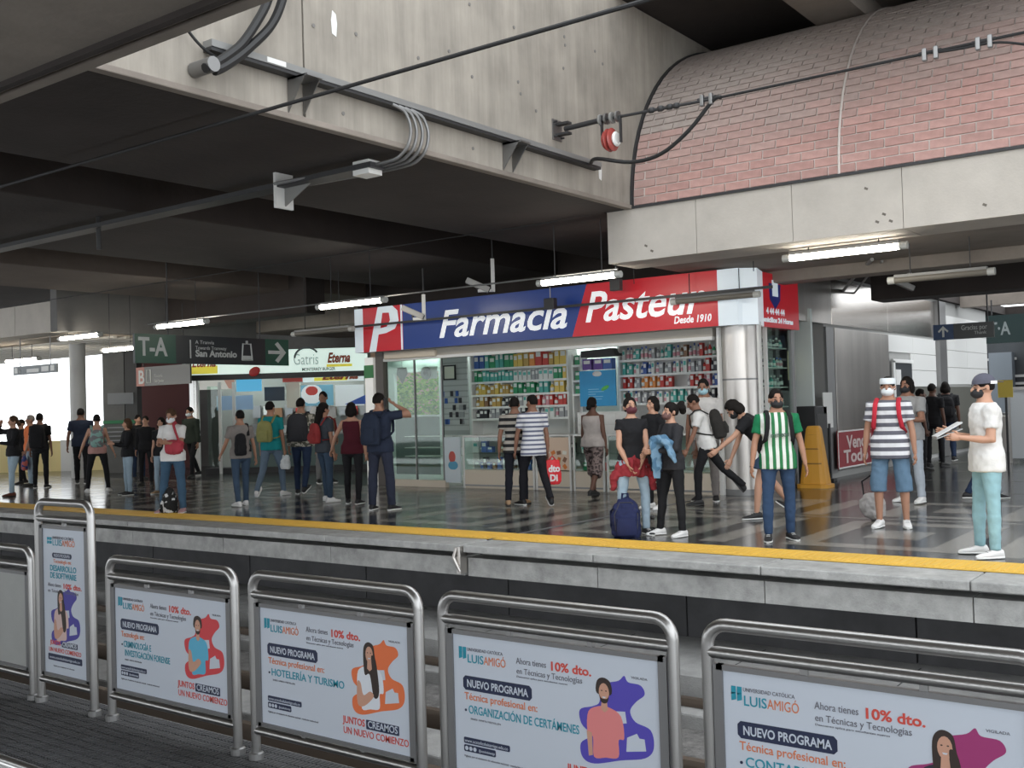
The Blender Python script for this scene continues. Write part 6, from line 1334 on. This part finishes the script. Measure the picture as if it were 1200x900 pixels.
q = MB(); q.loft([(0,-.12,.04,.12,.04),(0,-.13,.12,.13,.05),(0,-.12,.24,.11,.03)], 14, ex=3); q.build('front_pocket', NB, t, smooth=True); q = MB(); q.pipe([(-.04, .03, .45), (-.03, .02, .52), (.03, .02, .52), (.04, .03, .45)], .012, 8); q.build('grab_handle', NB, t)
for sd in (1, -1): q = MB(); q.pipe([(sd*.10, .10, .38), (sd*.17, .14, .30), (sd*.17, .14, .12), (sd*.12, .10, .04)], .018, 8, flat=.6); q.build('strap', NB, t)
q = MB(); q.pipe([(-.13, -.10, .10), (-.14, -.085, .28), (-.07, -.05, .42), (.07, -.05, .42), (.14, -.085, .28), (.13, -.10, .10)], .005, 5); q.build('zip', DARK, t)
person((769, 596), (761, 464), -50, 'person with short black hair in black behind the bun and the ponytail', BLK, BLK, SHW, 0, 'bob', None, False, 'short', legL=STL, legR=STL)
c = person((787, 628), (786, 471), -55, 'person with curly ponytail, dark jacket, black leggings and white high-tops', cm('charcoal_jacket', (.03, .03, .034)), BLK, SHW, 0, 'tail', None, True, 'long', mask=mat('mask_pattern', (.16, .08, .07), .7, noise_amt=.6, noise_scale=60), armL=((.2, .35, -1), (-.45, .8, -.05)), armR=((.15, .4, -.9), (-.35, .85, -.25)), legL=((.12, .0, -1), (.08, 0, -1)), legR=((.1, .15, -1), (.05, .1, -1)), yaw=-8)
T = c['T']; t = attach(c, 'denim_jacket', 'light blue denim jacket carried over the arm of the ponytail person', 'jacket'); DN = blotch('denim', (.08, .17, .27), (.17, .29, .41), 9, .45)
q = MB(); q.pipe([(-.02, -.30, .24), (.08, -.31, .30), (.18, -.26, .30), (.25, -.16, .24)], [.05, .075, .085, .05], 12, flat=.8); q.pipe([(.10, -.30, .26), (.10, -.31, .10), (.08, -.30, -.10), (.08, -.30, -.20)], [.10, .085, .065, .055], 14, flat=.35); q.pipe([(.20, -.22, .26), (.26, -.18, .12), (.31, -.16, .0)], [.09, .08, .03], 12, flat=.45)
q.v = [tuple(T(v)) for v in q.v]; mk('jacket_body', bake(q, .010, 1, .014, 12), DN, t)
t = attach(c, 'shoulder_bag', 'small dark navy bag hanging behind the denim jacket', 'bag'); q = MB(); q.loft([(-.12, -.16, -.12, .10, .05), (-.12, -.16, .05, .12, .06), (-.12, -.16, .12, .10, .04)], 14, ex=3); q.v = [tuple(T(v)) for v in q.v]; q.build('bag_body', NVY, t, smooth=True); q = MB(); q.pipe([T(v) for v in ((-.12, -.16, .12), (-.10, -.13, .30), (-.06, -.10, .48), (-.04, .02, .55))], .012, 6); q.build('bag_strap', BLK, t)
person((829, 587), (829, 443), -12, 'tall person in a white t-shirt and pale blue mask behind the black backpack', cm('off_white_tee', (.58, .56, .54)), cm('grey_trousers', (.22, .20, .19)), SHB, 2, 'buzz', mask=MBL, build=1.08, nod=8)
c = person((846, 591), (829, 462), -88, 'person in a white t-shirt striding left with a black backpack', WHT, BLK, SHB, 2, 'buzz', legL=((.04, .35, -1), (.02, .0, -1)), legR=((.04, -.65, -1), (.02, -1.15, -1)), fpR=-50, armL=((.12, .30, -1), (.04, .45, -1)), lean=14, nod=12, build=1.02, sole=False); pack(c, cm('pack_black', (.03, .028, .026)), 'black backpack of the person striding left beside the column', .30, .46, .2)
person((908, 607), (876, 471), -80, 'dark haired person in black mask bending forward behind the striped jersey', BLK, cm('denim_shorts_dark', (.03, .05, .09)), SHB, 0, 'bob', None, True, mask=MSB, lean=38, nod=12, leglen=-.35, armL=((.1, .75, -.8), (.05, .95, -.75)), armR=((.1, .3, -1), (.05, .4, -1)), legL=((.05, .35, -1), (.02, .1, -1)), legR=((.05, -.15, -1), (.02, -.75, -1)), fpR=-35)
c = person((914, 633), (911, 455), 10, 'person in a green and white striped football jersey and blue jeans', stripes('jersey', (.03, .17, .065), (.68, .70, .66), 0, 13.5, .5, (.012, .17, .07), .185), cm('blue_jeans', (.032, .062, .125)), SHB, 1, 'short', hem=-.14, mask=MSB, yaw=6, armL=((.28, .02, -1), (.16, .1, -1)), armR=((.28, .02, -1), (.16, .1, -1)), legL=((.06, -.05, -1), (.02, -.12, -1)), legR=((.10, .12, -1), (.02, .02, -1)), build=1.06, lo=1.2)
pack(c, BLK, 'black backpack with dark red trim behind the green striped jersey', .36, .46, .14, z=.20)
t = attach(c, 'jersey_print', 'dark sponsor lettering across the green striped jersey', 'print'); 
text('lettering', 'POSTOBON', .05, tuple(c['T']((-.10, -.155, .22))), (1, 0, .08), (0, 0, 1), mat('print_dark', (.05, .10, .07), .6), t, bold=.002, width=.2)
c = person((1047, 618), (1029, 441), -8, 'person in a white and grey hooped t-shirt, denim shorts, white headband', stripes('stripe_grey', (.70, .70, .72), (.12, .12, .145), 2, 10.2, .5), cm('denim_shorts', (.12, .20, .29)), SHW, 1, 'buzz', hem=-.17, mask=MSW, leglen=.22, armL=((.24, .02, -1), (.10, .1, -1)), armR=((.24, .02, -1), (.10, .1, -1)), legL=((.10, -.02, -1), (.03, -.02, -1)), legR=((.10, .06, -1), (.0, 0, -1)), build=1.05, lo=1.5, flare=.12)
q = MB(); T, hp_ = c['T'], c['hp']; q.rings([[T(hp_(.084 * k * math.cos(2*PI*j/18), .008 + .104 * k * math.sin(2*PI*j/18), z)) for j in range(18)] for k, z in ((1.0, .150), (1.02, .165), (.98, .205), (.9, .215))]); q.build('white_headband', MSW, c['root'], smooth=True)
pack(c, cm('strap_red', (.50, .03, .05)), 'red backpack whose straps cross the hooped t-shirt', .28, .40, .12)
t = attach(c, 'held_helmet', 'pale grey round bag low behind the denim shorts', 'bag'); p = at(1022, 583, Y=13.7); t.location = (p.x, p.y, 0); q = MB(); q.ball((0, 0, .20), (.16, .14, .16), 16, 10); q.ball((.03, -.02, .12), (.14, .13, .12), 12, 8); mk('bag_body', bake(q, .014, 2, .02, 3), LGRY, t)
q = MB(); q.pipe([(-.1, 0, .30), (-.12, 0, .50), (.02, 0, .60), (.1, 0, .5), (.1, 0, .30)], .01, 6); q.build('bag_handle', BLK, t)
person((1070, 589), (1056, 441), -35, 'person in a grey t-shirt and pale grey jeans behind the hooped t-shirt', cm('mid_grey_tee', (.30, .30, .30)), cm('pale_jeans', (.38, .42, .47)), SHW, 2, 'bob', mask=MSB, legL=((.2, .15, -1), (.15, .1, -1)), legR=((.1, 0, -1), (0, -.1, -1)), armL=((.3, .35, -1), (-.3, .9, .1)), build=1.12)
c = person((1111, 543), (1105, 447), 180, 'dark silhouetted person with backpack walking away in the right hall', BLK, DJ, SHB, 3, 'bob', legL=SM_F, legR=WALK_B, build=1.1); pack(c, BLK, 'dark backpack on the silhouetted person in the right hall', .34, .45, .18)
person((1097, 547), (1095, 449), 150, 'dark silhouetted person left of the backpack in the right hall', BLK, BLK, SHB, 3, 'short', legL=STL, legR=SM_F, sole=False)
person((1082, 551), (1084, 455), 100, 'dark dressed person by the dark doorway', BLK, BLK, SHB, 3, 'short', sole=False)
person((1152, 586), (1173, 452), 110, 'person in a white top and dark long skirt behind the man in the cap', LGRY, DJ, SHB, 3, 'short', None, True, legL=WALK_F, legR=WALK_B, build=1.1, sole=True)
c = person((1158, 652), (1158, 438), -72, 'person in a white t-shirt, turquoise jeans and grey backwards cap', WHT, cm('turquoise_jeans', (.28, .47, .52)), SHW, 0, 'buzz', mask=MSB, cap=(cm('cap_grey', (.10, .10, .13)), True), hem=-.15, armL=((.12, .10, -1), (-.12, 1.0, .12)), armR=((.12, .10, -1), (-.10, 1.0, .25)), legL=((.10, .0, -1), (.04, 0, -1)), legR=((.10, .10, -1), (.04, 0, -1)), build=1.04, lo=1.3, nod=4)
T = c['T']; p = T(c['J'][('a', 1)][3]); t = attach(c, 'rolled_papers', 'pale grey folded papers held by the person in the backwards cap', 'papers')
MB().box(p + Vector((-.08, -.02, .07)), (.16, .28, .012), Matrix.Rotation(.5, 3, 'X')).build('paper_sheet', mat('paper_grey', (.55, .56, .56), .6), t); MB().box(p + Vector((-.08, -.02, .03)), (.16, .26, .01), Matrix.Rotation(.35, 3, 'X')).build('paper_sheet', mat('paper_dark', (.32, .33, .33), .6), t)
MB().box(T(c['hp'](.075, .07, .155)), (.012, .06, .03)).build('cap_label', SHW, c['root'])
bpy.data.scenes.remove(bake_sc)
